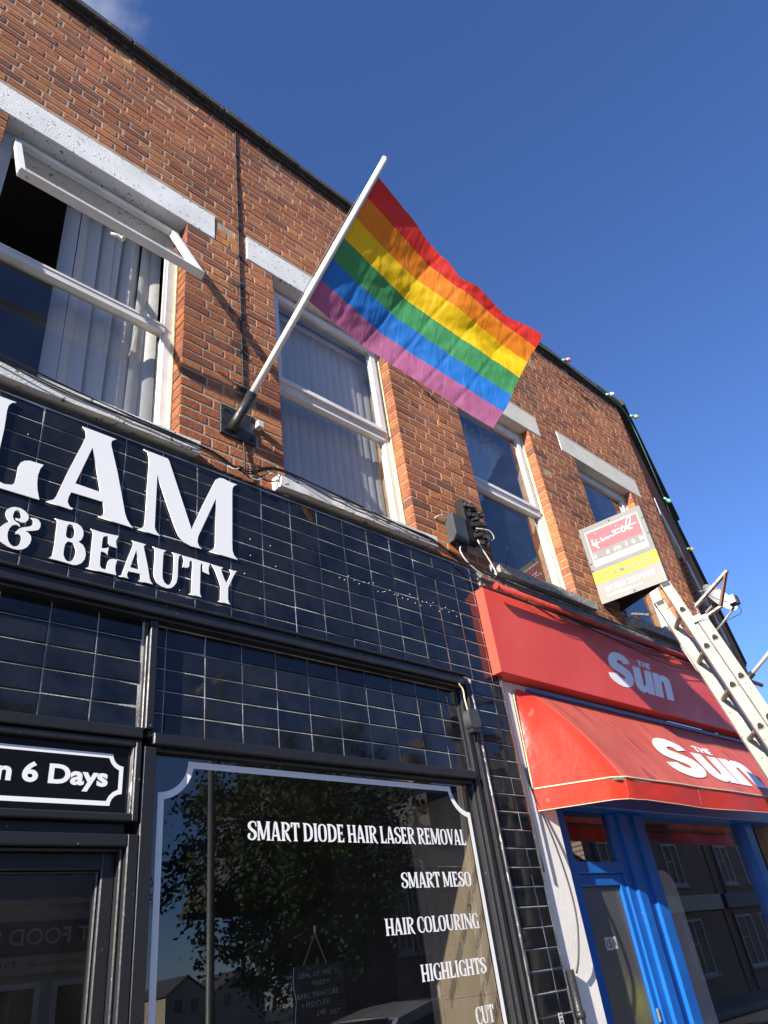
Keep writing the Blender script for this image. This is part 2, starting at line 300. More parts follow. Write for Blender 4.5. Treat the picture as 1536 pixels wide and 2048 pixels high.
M['leaf'] = pm('lime_leaf', (.045, .085, .022), (.03, .055, .016), 3, .5)
M['bark'] = pm('grey_bark', (.10, .085, .07), (.06, .05, .045), 18, .95, .9, 30)
M['slate'] = pm('grey_roof_slate', (.10, .10, .105), (.065, .065, .07), 6, .7, .4, 30)
M['far_brick'] = pm('brown_far_brick', (.22, .11, .065), (.16, .08, .05), 16, .9, .4, 40)
def far_bricks(m):
    t = m.node_tree; N, L = t.nodes, t.links; b = [n for n in N if n.type == 'BSDF_PRINCIPLED'][0]; g = [n for n in N if n.type == 'NEW_GEOMETRY'][0]
    sp = N.new('ShaderNodeSeparateXYZ'); cb_ = N.new('ShaderNodeCombineXYZ'); L.new(g.outputs['Position'], sp.inputs[0]); L.new(sp.outputs['X'], cb_.inputs['X']); L.new(sp.outputs['Z'], cb_.inputs['Y'])
    bt_ = N.new('ShaderNodeTexBrick'); L.new(cb_.outputs[0], bt_.inputs['Vector']); bt_.inputs['Scale'].default_value = 1; bt_.inputs['Brick Width'].default_value = .225; bt_.inputs['Row Height'].default_value = .075; bt_.inputs['Mortar Size'].default_value = .010
    bt_.inputs['Color1'].default_value = (.24, .12, .07, 1); bt_.inputs['Color2'].default_value = (.15, .075, .048, 1); bt_.inputs['Mortar'].default_value = (.33, .28, .22, 1); L.new(bt_.outputs['Color'], b.inputs['Base Color'])
far_bricks(M['far_brick'])
M['cream_wall'] = pm('cream_far_render', (.52, .45, .33), (.45, .39, .29), 2, .9)
M['grey_wall'] = pm('grey_painted_front', (.42, .40, .38), (.36, .35, .33), 2, .8)
M['steel'] = pm('galvanised_column', (.22, .23, .22), (.17, .18, .17), 10, .5, metal=.3)
M['car_paint'] = pm('pale_silver_car_paint', (.55, .55, .56), None, 4, .25, metal=.2, coat=.6)
M['car_glass'] = pm('dark_car_glass', (.01, .011, .012), None, 4, .05)
M['tyre'] = pm('rubber', (.015, .015, .015), None, 9, .8)
M['beige'] = pm('beige_lined_partition', (.42, .33, .22), (.34, .265, .175), 6, .7, .15, 20, stretch=(1, 3, .6))
M['chalk'] = pm('chalk', (.34, .34, .31), (.12, .12, .11), 120, .9)
M['slate_board'] = pm('black_chalkboard', (.0015, .0015, .0015), None, 4, .8)
M['string'] = pm('jute_string', (.42, .33, .2), None, 40, .9)
M['poster'] = pm('grey_display_poster', (.42, .41, .40), (.34, .33, .33), 3, .5)
M['board_grey'] = pm('silver_grey_sign_board', (.155, .155, .15), (.135, .135, .13), 4, .55, spec=.3)
M['board_glare'] = pm('glare_pale_grey', (.215, .21, .197), (.19, .185, .175), 4, .55, spec=.3)  # board grey lightened: sun glare painted into the colour
M['board_back'] = pm('board_inner_face', (.03, .03, .032), None, 4, .6)
M['board_red'] = pm('faded_crimson_print', (.34, .075, .09), (.30, .06, .075), 4, .55, spec=.3)
M['board_yellow'] = pm('yellow_print', (.45, .32, .012), (.41, .285, .012), 4, .55, spec=.3)
M['ink'] = pm('dark_grey_ink', (.06, .06, .055), None, 4, .45)
M['sticker'] = pm('sticker_paper', (.55, .55, .53), (.45, .45, .45), 30, .5)
M['board_white'] = pm('grubby_white_print', (.62, .615, .60), (.54, .535, .52), 12, .55, spec=.3)
M['petblue'] = pm('navy_shop_fascia', (.03, .035, .06), None, 4, .5)
for n_, c_ in dict(red=(.66, .035, .022), orange=(.76, .23, .012), yellow=(.82, .55, .006), green=(.060, .29, .105), blue=(.022, .18, .60), violet=(.40, .125, .26)).items():
    M['flag_'+n_] = cloth('flag_'+n_+'_nylon', c_, .48, wrinkle=True)
for n_, c_ in dict(pink=(.55, .22, .20), white=(.62, .6, .55), amber=(.55, .48, .2), teal=(.12, .38, .28), yellow=(.6, .42, .08)).items():
    M['bulb_'+n_] = pm('bulb_'+n_, c_, None, 5, .2, coat=.5)

# ------------------------------------------------------------ lettering helpers
def curve_mesh(loops, depth):
    cu = bpy.data.curves.new('tmp', 'CURVE'); cu.dimensions = '2D'; cu.fill_mode = 'BOTH'; cu.extrude = depth/2
    for lp in loops:
        sp = cu.splines.new('POLY'); sp.points.add(len(lp)-1); sp.use_cyclic_u = True
        for q, (x, z) in zip(sp.points, lp): q.co = (x, z, 0, 1)
    o = bpy.data.objects.new('tmp', cu); me = bpy.data.meshes.new_from_object(o)
    bpy.data.objects.remove(o); bpy.data.curves.remove(cu); return me
def remap(me, fn):
    for v in me.vertices: v.co = fn(v.co.x, v.co.y, v.co.z)
    me.update(); return me
def extr(name, loops, y, depth, mat, parent):
    """flat letter standing on the plane y, extruded towards the street"""
    me = curve_mesh(loops, depth); remap(me, lambda a, b, c: (a, y-depth/2-c, b)); return link(name, me, mat, parent)
def text_mesh(txt, depth=0.002, bold=0.0, space=1.0, shear=0.0):
    cu = bpy.data.curves.new('tmp', 'FONT'); cu.body = txt; cu.size = 1; cu.extrude = depth/2; cu.offset = bold; cu.space_character = space; cu.shear = shear; cu.resolution_u = 4
    o = bpy.data.objects.new('tmp', cu); me = bpy.data.meshes.new_from_object(o)
    bpy.data.objects.remove(o); bpy.data.curves.remove(cu); return me
def fit_text(name, txt, mapf, mat, parent, bold=0.0, space=1.0, depth=.002, u0=0, u1=1, v0=0, v1=1, shear=0.0, keep=None):
    """text fitted into the box u0..u1, v0..v1 of a surface given by mapf(u, v, height)"""
    me = text_mesh(txt, depth, bold, space, shear); xs = [v.co.x for v in me.vertices]; ys = [v.co.y for v in me.vertices]
    a, b = min(xs), max(xs); c, d = min(ys), max(ys)
    remap(me, lambda x, y, z: mapf(lerp(u0, u1, (x-a)/(b-a)), lerp(v0, v1, (y-c)/(d-c)), z))
    return link(name, me, mat, parent)
def ribbon(pts, ws):
    L, Rr = [], []
    n = len(pts)
    for i, (x, y) in enumerate(pts):
        x0, y0 = pts[max(i-1, 0)]; x1, y1 = pts[min(i+1, n-1)]; dx, dy = x1-x0, y1-y0; l = math.hypot(dx, dy) or 1
        w = (ws[i] if isinstance(ws, (list, tuple)) else ws)/2; nx, ny = -dy/l*w, dx/l*w
        L.append((x+nx, y+ny)); Rr.append((x-nx, y-ny))
    return [[L[i], L[i+1], Rr[i+1], Rr[i]] for i in range(n-1)]
def sp2(pts, n=4): return [(p.x, p.y) for p in spline([(x, y, 0) for x, y in pts], n)]
def stem(x, w=.13, y0=0, y1=1, f=.045): return [[(x-w/2-f, y0), (x+w/2+f, y0), (x+w/2, y0+.1), (x+w/2, y1-.1), (x+w/2+f, y1), (x-w/2-f, y1), (x-w/2, y1-.1), (x-w/2, y0+.1)]]
def serif(x, y, w, s=1): return [[(x-w/2, y), (x+w/2, y), (x+w/4, y+.07*s), (x-w/4, y+.07*s)]]
def wr(pts, ws, n=4):
    q = sp2(pts, n); m = len(q); k = len(ws)-1
    W_ = []
    for i in range(m):
        t = i/(m-1)*k; j = min(int(t), k-1); W_.append(lerp(ws[j], ws[j+1], t-j))
    return ribbon(q, W_)
GL = {
 'H': (.54, stem(.11)+stem(.42)+[[(.17, .42), (.36, .42), (.36, .52), (.17, .52)]]),
 'I': (.25, stem(.12)),
 'A': (.50, ribbon([(.07, .03), (.2, .97)], .075)+ribbon([(.2, 1.0), (.26, 1.0)], .05)+ribbon([(.25, .98), (.39, .03)], .135)+[[(.13, .22), (.33, .22), (.32, .31), (.145, .31)]]+serif(.07, 0, .17)+serif(.40, 0, .24)),
 'M': (.68, stem(.08, .075)+stem(.55, .13)+ribbon([(.10, .98), (.30, .06)], .13)+ribbon([(.31, .06), (.50, .92)], .065)),
 'R': (.50, stem(.11)+wr([(.12, .955), (.27, .95), (.38, .84), (.37, .66), (.28, .54), (.13, .52)], [.08, .1, .13, .13, .09, .07])+wr([(.22, .52), (.30, .30), (.36, .12), (.48, -.03)], [.06, .14, .13, .05])),
 'T': (.46, stem(.23, .13, 0, .95)+[[(.0, .92), (.46, .92), (.45, 1.0), (.01, 1.0)]]+[[(0, .70), (.09, .78), (.09, .92), (.005, .92)], [(.46, .70), (.37, .78), (.37, .92), (.455, .92)]]),
 'D': (.54, stem(.11)+wr([(.12, .95), (.28, .93), (.42, .76), (.445, .5), (.42, .24), (.28, .07), (.12, .05)], [.08, .1, .13, .14, .13, .1, .08])),
 'O': (.52, wr([(.25, .965), (.11, .86), (.075, .5), (.11, .14), (.25, .035), (.39, .14), (.425, .5), (.39, .86), (.25, .965)], [.06, .11, .14, .11, .06, .11, .14, .11, .06], 5)),
 'E': (.42, stem(.11)+[[(.15, .91), (.36, .91), (.38, 1.), (.15, 1.)], [(.29, .91), (.36, .91), (.35, .76)], [(.15, .46), (.30, .46), (.30, .55), (.15, .55)], [(.26, .55), (.31, .64), (.31, .37), (.26, .46)], [(.15, 0), (.39, 0), (.37, .09), (.15, .09)], [(.29, .09), (.37, .09), (.38, .27)]]),
 'L': (.41, stem(.11)+[[(.15, 0), (.39, 0), (.37, .09), (.15, .09)], [(.28, .09), (.37, .09), (.39, .32)]]),
 'S': (.44, wr([(.40, .70), (.37, .90), (.24, .965), (.10, .86), (.09, .68), (.20, .54), (.33, .42), (.37, .24), (.28, .07), (.14, .05), (.05, .16), (.07, .30), (.13, .34)], [.05, .07, .07, .12, .15, .15, .15, .14, .09, .08, .11, .10, .04])),
 'V': (.46, ribbon([(.08, .98), (.22, .02)], .135)+ribbon([(.24, .02), (.39, .97)], .065)+serif(.08, 1, .24, -1)+serif(.39, 1, .16, -1)),
 'C': (.46, wr([(.42, .70), (.39, .90), (.26, .965), (.12, .84), (.075, .5), (.12, .16), (.26, .035), (.38, .09), (.43, .27)], [.05, .09, .06, .12, .15, .12, .07, .07, .04])),
 'U': (.52, wr([(.10, .98), (.10, .35), (.14, .12), (.27, .04), (.38, .13), (.41, .35), (.41, .98)], [.14, .14, .12, .07, .07, .07, .07])+serif(.10, 1, .24, -1)+serif(.41, 1, .16, -1)),
 'N': (.56, stem(.08, .07)+stem(.47, .07)+ribbon([(.08, .98), (.47, .02)], .14)),
 'G': (.50, wr([(.43, .72), (.39, .90), (.26, .965), (.12, .84), (.075, .5), (.12, .16), (.26, .035), (.37, .08)], [.05, .09, .06, .12, .15, .12, .07, .07])+stem(.41, .10, 0, .46, .03)),
}
def line_text(name, txt, x0, x1, z0, z1, y, mat, parent):
    mb = MB(); tot = sum(GL[c][0] if c != ' ' else .17 for c in txt); sx = (x1-x0)/tot; sz = z1-z0; cx = 0; k = 0
    for c in txt:
        if c == ' ': cx += .17; continue
        for p in GL[c][1]:
            k += 1; yy = y-.0004-.00006*(k % 9)
            mb.poly([(x0+(cx+a)*sx, yy, z0+b*sz) for a, b in p])
        cx += GL[c][0]
    return mb.build(name, mat, parent, fix=False)

# outlines of the sign letters in wall metres
SALON={'L':[[(0.661,3.935),(0.642,3.922),(0.632,3.900),(0.630,3.870),(0.634,3.772),(0.633,3.660),(0.636,3.560),(0.643,3.515),(0.655,3.494),(0.677,3.489),(0.705,3.496),(0.716,3.510),(0.718,3.536),(0.718,3.575),(0.718,3.599),(0.724,3.622),(0.737,3.637),(0.758,3.647),(0.817,3.649),(0.806,3.622),(0.801,3.585),(0.803,3.547),(0.809,3.511),(0.823,3.464),(0.660,3.464),(0.545,3.464),(0.553,3.480),(0.567,3.495),(0.571,3.527),(0.550,3.876),(0.544,3.905),(0.528,3.923),(0.511,3.934)]],'A':[[(0.961,3.939),(0.978,3.922),(0.983,3.891),(0.973,3.842),(0.950,3.756),(0.927,3.668),(0.905,3.573),(0.892,3.514),(0.880,3.487),(0.866,3.477),(0.852,3.467),(0.962,3.463),(0.967,3.472),(0.952,3.476),(0.940,3.496),(0.941,3.521),(0.950,3.553),(1.094,3.556),(1.104,3.514),(1.104,3.492),(1.094,3.478),(1.080,3.469),(1.247,3.465),(1.231,3.479),(1.214,3.503),(1.203,3.530),(1.180,3.624),(1.148,3.750),(1.107,3.887),(1.105,3.909),(1.111,3.925),(1.128,3.939),(1.041,3.940)],[(1.019,3.839),(0.962,3.606),(1.079,3.603)]],'M':[[(1.270,3.941),(1.290,3.933),(1.299,3.909),(1.304,3.867),(1.303,3.770),(1.303,3.672),(1.303,3.532),(1.301,3.500),(1.292,3.482),(1.270,3.466),(1.384,3.465),(1.367,3.479),(1.357,3.493),(1.353,3.509),(1.352,3.617),(1.351,3.809),(1.354,3.810),(1.368,3.768),(1.415,3.645),(1.457,3.541),(1.479,3.499),(1.510,3.471),(1.548,3.461),(1.608,3.464),(1.591,3.474),(1.582,3.496),(1.585,3.529),(1.633,3.657),(1.685,3.796),(1.683,3.524),(1.681,3.500),(1.667,3.480),(1.648,3.463),(1.815,3.463),(1.793,3.482),(1.783,3.509),(1.782,3.556),(1.786,3.883),(1.789,3.905),(1.799,3.925),(1.818,3.940),(1.774,3.939),(1.730,3.945),(1.706,3.940),(1.687,3.922),(1.673,3.890),(1.609,3.726),(1.548,3.558),(1.499,3.690),(1.417,3.911),(1.410,3.930),(1.401,3.939),(1.317,3.940)]],'&':[[(0.735,3.395),(0.756,3.397),(0.776,3.389),(0.789,3.377),(0.795,3.362),(0.791,3.347),(0.781,3.334),(0.767,3.331),(0.754,3.334),(0.744,3.343),(0.750,3.344),(0.759,3.345),(0.764,3.351),(0.765,3.363),(0.759,3.375),(0.751,3.383),(0.744,3.384),(0.736,3.376),(0.733,3.361),(0.733,3.346),(0.739,3.333),(0.750,3.326),(0.761,3.321),(0.768,3.310),(0.764,3.310),(0.756,3.314),(0.744,3.312),(0.735,3.303),(0.728,3.287),(0.725,3.269),(0.726,3.251),(0.732,3.231),(0.743,3.216),(0.756,3.210),(0.767,3.215),(0.776,3.227),(0.780,3.243),(0.780,3.257),(0.776,3.268),(0.769,3.272),(0.760,3.273),(0.754,3.268),(0.756,3.283),(0.763,3.297),(0.775,3.308),(0.790,3.315),(0.804,3.323),(0.814,3.335),(0.815,3.348),(0.812,3.358),(0.802,3.365),(0.820,3.369),(0.833,3.366),(0.844,3.352),(0.845,3.335),(0.840,3.319),(0.828,3.311),(0.807,3.302),(0.789,3.296),(0.802,3.291),(0.814,3.280),(0.818,3.263),(0.815,3.243),(0.806,3.223),(0.792,3.209),(0.775,3.201),(0.754,3.200),(0.733,3.204),(0.714,3.214),(0.698,3.227),(0.691,3.243),(0.688,3.264),(0.694,3.283),(0.706,3.302),(0.718,3.314),(0.726,3.318),(0.714,3.329),(0.706,3.344),(0.704,3.354),(0.706,3.371),(0.716,3.384),(0.726,3.391)]],'B':[[(0.897,3.396),(0.907,3.391),(0.910,3.379),(0.910,3.351),(0.912,3.266),(0.910,3.220),(0.906,3.209),(0.896,3.200),(0.935,3.199),(0.974,3.198),(0.997,3.196),(1.013,3.200),(1.032,3.215),(1.043,3.237),(1.046,3.261),(1.040,3.287),(1.028,3.305),(1.008,3.314),(1.020,3.328),(1.026,3.350),(1.024,3.373),(1.013,3.392),(0.995,3.402),(0.978,3.402),(0.941,3.397)],[(0.961,3.388),(0.953,3.378),(0.952,3.353),(0.952,3.330),(0.957,3.319),(0.972,3.317),(0.983,3.326),(0.989,3.344),(0.987,3.367),(0.978,3.384),(0.969,3.389)],[(0.962,3.300),(0.954,3.283),(0.952,3.260),(0.953,3.233),(0.961,3.215),(0.973,3.206),(0.984,3.208),(0.996,3.223),(1.002,3.244),(1.003,3.268),(0.995,3.289),(0.984,3.301),(0.972,3.303)]],'E':[[(1.054,3.396),(1.062,3.390),(1.067,3.374),(1.067,3.311),(1.068,3.243),(1.067,3.214),(1.064,3.205),(1.053,3.197),(1.188,3.200),(1.183,3.216),(1.180,3.233),(1.181,3.256),(1.186,3.276),(1.166,3.276),(1.151,3.268),(1.145,3.255),(1.143,3.231),(1.141,3.215),(1.129,3.213),(1.117,3.217),(1.111,3.230),(1.109,3.271),(1.109,3.297),(1.121,3.298),(1.134,3.294),(1.141,3.286),(1.140,3.304),(1.143,3.329),(1.135,3.322),(1.122,3.316),(1.111,3.314),(1.111,3.352),(1.113,3.371),(1.121,3.381),(1.133,3.384),(1.138,3.373),(1.139,3.352),(1.147,3.339),(1.161,3.336),(1.180,3.336),(1.175,3.351),(1.173,3.372),(1.183,3.401),(1.156,3.398),(1.102,3.394)]],'a':[[(1.246,3.397),(1.253,3.393),(1.255,3.381),(1.252,3.366),(1.235,3.303),(1.218,3.232),(1.213,3.212),(1.207,3.203),(1.199,3.200),(1.245,3.199),(1.238,3.206),(1.236,3.216),(1.241,3.235),(1.297,3.238),(1.301,3.222),(1.300,3.210),(1.292,3.201),(1.361,3.201),(1.351,3.211),(1.344,3.225),(1.329,3.294),(1.307,3.374),(1.306,3.387),(1.316,3.397),(1.297,3.398)],[(1.271,3.354),(1.248,3.257),(1.291,3.256)]],'U':[[(1.349,3.397),(1.358,3.391),(1.362,3.379),(1.363,3.329),(1.361,3.264),(1.365,3.242),(1.378,3.217),(1.400,3.202),(1.431,3.199),(1.450,3.205),(1.465,3.220),(1.477,3.241),(1.482,3.272),(1.482,3.365),(1.486,3.387),(1.496,3.397),(1.468,3.397),(1.449,3.396),(1.457,3.390),(1.460,3.379),(1.460,3.292),(1.459,3.259),(1.453,3.237),(1.443,3.220),(1.431,3.217),(1.416,3.226),(1.406,3.247),(1.404,3.276),(1.404,3.358),(1.406,3.383),(1.418,3.397),(1.391,3.395)]],'T':[[(1.502,3.395),(1.509,3.384),(1.512,3.367),(1.509,3.349),(1.506,3.333),(1.522,3.334),(1.535,3.338),(1.541,3.349),(1.541,3.366),(1.544,3.378),(1.551,3.382),(1.557,3.374),(1.559,3.354),(1.556,3.285),(1.556,3.219),(1.553,3.205),(1.542,3.199),(1.611,3.199),(1.604,3.205),(1.600,3.221),(1.601,3.298),(1.601,3.359),(1.603,3.377),(1.608,3.383),(1.614,3.380),(1.615,3.360),(1.617,3.343),(1.629,3.335),(1.651,3.332),(1.646,3.351),(1.647,3.376),(1.655,3.396),(1.611,3.395),(1.554,3.396)]],'Y':[[(1.659,3.394),(1.672,3.383),(1.684,3.362),(1.701,3.322),(1.714,3.288),(1.713,3.227),(1.712,3.210),(1.700,3.201),(1.769,3.199),(1.760,3.208),(1.755,3.227),(1.756,3.285),(1.765,3.308),(1.787,3.360),(1.800,3.385),(1.809,3.396),(1.787,3.393),(1.766,3.394),(1.772,3.384),(1.774,3.370),(1.761,3.339),(1.747,3.310),(1.733,3.334),(1.719,3.369),(1.717,3.382),(1.729,3.394),(1.698,3.393)]]}
SUNL={'S':[[(5.614,3.556),(5.598,3.590),(5.551,3.616),(5.489,3.629),(5.410,3.627),(5.350,3.610),(5.299,3.578),(5.272,3.545),(5.262,3.510),(5.274,3.479),(5.310,3.462),(5.369,3.449),(5.428,3.433),(5.460,3.421),(5.460,3.407),(5.433,3.397),(5.393,3.401),(5.363,3.415),(5.343,3.432),(5.219,3.417),(5.225,3.382),(5.258,3.353),(5.313,3.335),(5.383,3.325),(5.453,3.329),(5.519,3.346),(5.567,3.375),(5.593,3.410),(5.593,3.448),(5.570,3.483),(5.513,3.504),(5.453,3.520),(5.406,3.529),(5.396,3.541),(5.414,3.557),(5.453,3.566),(5.487,3.558),(5.505,3.537)]],'u':[[(5.649,3.548),(5.772,3.550),(5.747,3.421),(5.740,3.395),(5.753,3.387),(5.775,3.394),(5.792,3.413),(5.838,3.544),(5.957,3.547),(5.894,3.327),(5.779,3.327),(5.780,3.344),(5.744,3.330),(5.695,3.324),(5.649,3.336),(5.624,3.353),(5.611,3.375),(5.614,3.409)]],'n':[[(5.982,3.549),(6.094,3.550),(6.092,3.532),(6.142,3.548),(6.192,3.548),(6.244,3.536),(6.269,3.515),(6.268,3.484),(6.226,3.324),(6.102,3.324),(6.137,3.453),(6.140,3.479),(6.122,3.488),(6.098,3.479),(6.088,3.460),(6.040,3.324),(5.908,3.327)]],'T':[[(5.773,3.622),(5.836,3.623),(5.830,3.610),(5.811,3.609),(5.803,3.570),(5.777,3.569),(5.787,3.609),(5.767,3.608)]],'H':[[(5.846,3.620),(5.870,3.621),(5.866,3.604),(5.892,3.604),(5.897,3.622),(5.921,3.622),(5.907,3.572),(5.882,3.571),(5.889,3.594),(5.864,3.592),(5.858,3.571),(5.831,3.570)]],'E':[[(5.929,3.621),(5.987,3.623),(5.982,3.610),(5.947,3.608),(5.944,3.598),(5.971,3.598),(5.967,3.587),(5.942,3.586),(5.940,3.577),(5.970,3.578),(5.967,3.568),(5.911,3.567)]]}
SIG = [[(0.138, 0.196), (0.165, 0.2), (0.14, 0.218), (0.175, 0.242), (0.133, 0.25)], [(0.216, 0.207), (0.209, 0.24), (0.206, 0.29), (0.217, 0.327), (0.186, 0.292), (0.142, 0.253)], [(0.142, 0.253), (0.208, 0.256), (0.268, 0.25)], [(0.278, 0.21), (0.305, 0.227), (0.29, 0.243), (0.331, 0.248), (0.303, 0.26)], [(0.333, 0.244), (0.363, 0.228), (0.364, 0.25), (0.395, 0.23), (0.396, 0.255), (0.43, 0.228), (0.462, 0.242), (0.505, 0.23), (0.522, 0.21), (0.481, 0.192)], [(0.473, 0.186), (0.577, 0.189), (0.716, 0.195), (0.856, 0.197)], [(0.653, 0.162), (0.629, 0.201), (0.633, 0.241), (0.66, 0.245)], [(0.66, 0.245), (0.708, 0.167), (0.75, 0.103), (0.791, 0.095), (0.794, 0.126), (0.75, 0.18), (0.696, 0.223), (0.716, 0.22), (0.744, 0.221), (0.719, 0.238), (0.783, 0.242)], [(0.503, 0.234), (0.581, 0.229), (0.635, 0.237)], [(0.226, 0.129), (0.239, 0.131)], [(0.551, 0.135), (0.564, 0.137)]]

# ============================================================ SETTING
A2 = RAD(16.6); X2 = 7.93                                # the front bends back here
E2 = Vector((math.cos(A2), math.sin(A2), 0)); N2 = Vector((math.sin(A2), -math.cos(A2), 0))
def T2(s, d, z): p = Vector((X2, 0, 0))+E2*s-N2*d; return (p.x, p.y, z)      # d: depth into the wall
g = MB(); g.quad((-600, -600, GZ-.13), (600, -600, GZ-.13), (600, 600, GZ-.13), (-600, 600, GZ-.13))
tag(g.build('road', M['asphalt'], fix=False), kind='structure')
p_ = MB(); p_.box(-40, 60, -3.4, 8, GZ-.3, GZ); tag(p_.build('pavement', M['paving']), kind='structure')
p_ = MB(); p_.box(-40, 60, -3.55, -3.4, GZ-.3, GZ+.003); tag(p_.build('kerb', M['kerb']), kind='structure')
p_ = MB(); p_.box(-40, 60, -14, -8.6, GZ-.3, GZ); tag(p_.build('pavement_far', M['paving']), kind='structure')
p_ = MB(); p_.box(-40, 60, -8.6, -8.45, GZ-.3, GZ+.003); tag(p_.build('kerb_far', M['kerb']), kind='structure')

# ============================================================ TERRACE BUILDING
bld = empty('terrace_building', (4, 0, GZ))
tag(bld, 'red brick terrace with white lintels and a dark flat parapet above both shops', 'building')
ZB, ZT = 3.90, 7.72                 # brickwork from the shopfront cornice to the coping
OPEN = [(.335, 1.49), (2.20, 3.333), (4.185, 5.32), (6.15, 7.305)]
ZS, ZL, ZLT = 4.14, 6.057, 6.322
LINT = [(.10, 1.713), (1.965, 3.57), (3.95, 5.555), (5.912, 7.58)]
SILL = [(.25, 1.57), (2.10, 3.415), (4.10, 5.435), (6.06, 7.40)]
def free(z, blocks, a, b):
    seg = [(a, b)]
    for (x0, x1, z0, z1) in blocks:
        if z0 < z < z1:
            ns = []
            for (p, q) in seg:
                if x1 <= p or x0 >= q: ns.append((p, q)); continue
                if x0 > p: ns.append((p, x0))
                if x1 < q: ns.append((x1, q))
            seg = ns
    return seg
BLK = []
for o_, l_, s_ in zip(OPEN, LINT, SILL):
    BLK += [(o_[0], o_[1], ZS-.02, ZL), (l_[0], l_[1], ZL, ZLT), (s_[0], s_[1], 4.03, ZS)]
# mortar core
core = MB()
J = .004
zs = sorted({ZB, 4.03, ZS, ZL, ZLT, ZT})
for z0, z1 in zip(zs, zs[1:]):
    for a, b in free((z0+z1)/2, BLK, -3.0, X2-.012):
        core.box(a+J, b-J, .0012, .26, z0, z1)
core.box(-3, 1.0, .3, 3, ZT-.6, ZT-.55); core.box(-3, X2, .26, 7, 7.2, 7.3)
core.build('wall_core', M['mortar'], bld)
# brick rows, Flemish bond
rows = []
STR, HDR, JT, CO = .2135, .1010, .0118, .075
def row_bricks(a, b, k, off):
    per = STR+HDR+2*JT; x = math.floor((a-off)/per)*per+off+(per*.5 if k % 2 else 0)-per; out = []
    i = 0
    while x < b:
        w = STR if i % 2 == 0 else HDR
        p, q = max(x, a), min(x+w, b)
        if q-p > .012: out.append([p, q])
        x += w+JT; i += 1
    # swallow slivers at the ends
    if len(out) > 1 and out[0][1]-out[0][0] < .045: out[1][0] = out[0][0]; out.pop(0)
    if len(out) > 1 and out[-1][1]-out[-1][0] < .045: out[-2][1] = out[-1][1]; out.pop()
    if out and out[0][0]-a < .035: out[0][0] = a
    if out and b-out[-1][1] < .035: out[-1][1] = b
    return out
k = 0; z = 3.88
while z+CO*.5 < ZT:
    zm = z+CO/2
    for a, b in free(zm, BLK, -3.0, X2):
        for p, q in row_bricks(a, b, k, .11+.02*math.sin(k*1.7)):
            rows.append((p, q, max(z+JT/2, ZB), min(z+CO-JT/2, ZT)))
    z += CO; k += 1
def bsize(r):
    c = Vector(((r[0]+r[1])/2, 0, (r[2]+r[3])/2))-CAM
    return (r[1]-r[0])*(r[3]-r[2])*abs(c.y)/c.length**3 if r[0] > .45 and c.z < 5.8 else 0
order = sorted(range(len(rows)), key=lambda i: -bsize(rows[i]))
near = set(order[:300])
def brick_geo(mb, r, T=None, dx=0):
    x0, x1, z0, z1 = r; j = lambda s: random.uniform(-s, s)
    y = j(.0011)-.0022
    t = random.random()
    if t < .03: y += random.uniform(.001, .0025)
    zz = (z0+z1)/2
    if zz > 7.2 and random.random() < .2: y += random.uniform(.001, .003)
    if 3.45 < (x0+x1)/2 < 4.1 and zz < 4.28 and random.random() < .6: y += random.uniform(.001, .003)
    c = random.uniform(.003, .0055); a = j(.0015); b_ = j(.0015)
    k0 = len(mb.v); n_ = mb.cbox(x0+j(.0012), x1+j(.0012), y, .107, z0+j(.0012), z1+j(.0012), c, 0, None)
    for i in range(k0+4, k0+12):
        q = mb.v[i]; f = 1 if i >= k0+8 else .6; mb.v[i] = (q[0]+j(.0019)*f, q[1]+(j(.0008) if i >= k0+8 else 0), q[2]+j(.0019)*f)
    if T: mb.v[k0:] = [T(*q) for q in mb.v[k0:]]
    return n_
rest = MB(); rr = []
for i, r in enumerate(rows):
    if i in near:
        mb = MB(); brick_geo(mb, r); mb.build('brick', M['brick'], bld)
    else:
        n_ = brick_geo(rest, r); rr += [random.random()]*n_
def brickwork(mb, rnd, name, parent):
    me = mb.mesh(name); at = me.attributes.new('rnd', 'FLOAT', 'FACE'); at.data.foreach_set('value', rnd)
    bm = bmesh.new(); bm.from_mesh(me); bmesh.ops.recalc_face_normals(bm, faces=bm.faces); bm.to_mesh(me); bm.free()
    return tag(link(name, me, M['brick'], parent), kind='stuff')
brickwork(rest, rr, 'brickwork', bld)
# the bent-back far part
L2_ = 13.0; OP2 = [(.45, 1.62), (2.6, 3.75), (4.9, 6.05)]
B2 = []
for a, b in OP2: B2 += [(a, b, ZS-.02, ZL), (a-.24, b+.24, ZL, ZLT), (a-.08, b+.08, 4.03, ZS)]
core = MB()
for z0, z1 in zip(zs, zs[1:]):
    for a, b in free((z0+z1)/2, B2, .004, L2_): core.box(a+J, b-J, .0012, .26, z0, z1, T=T2)
core.box(0.02, L2_, .0, .26, GZ, ZB, T=T2)
core.build('wall_core', M['mortar'], bld)
far = MB(); fr_ = []; k = 0; z = 3.88
while z+CO*.5 < ZT:
    for a, b in free(z+CO/2, B2, 0.0, L2_):
        for p, q in row_bricks(a, b, k, .05):
            n_ = brick_geo(far, (p, q, max(z+JT/2, ZB), min(z+CO-JT/2, ZT)), T2); fr_ += [random.random()]*n_
    z += CO; k += 1
brickwork(far, fr_, 'brickwork', bld)
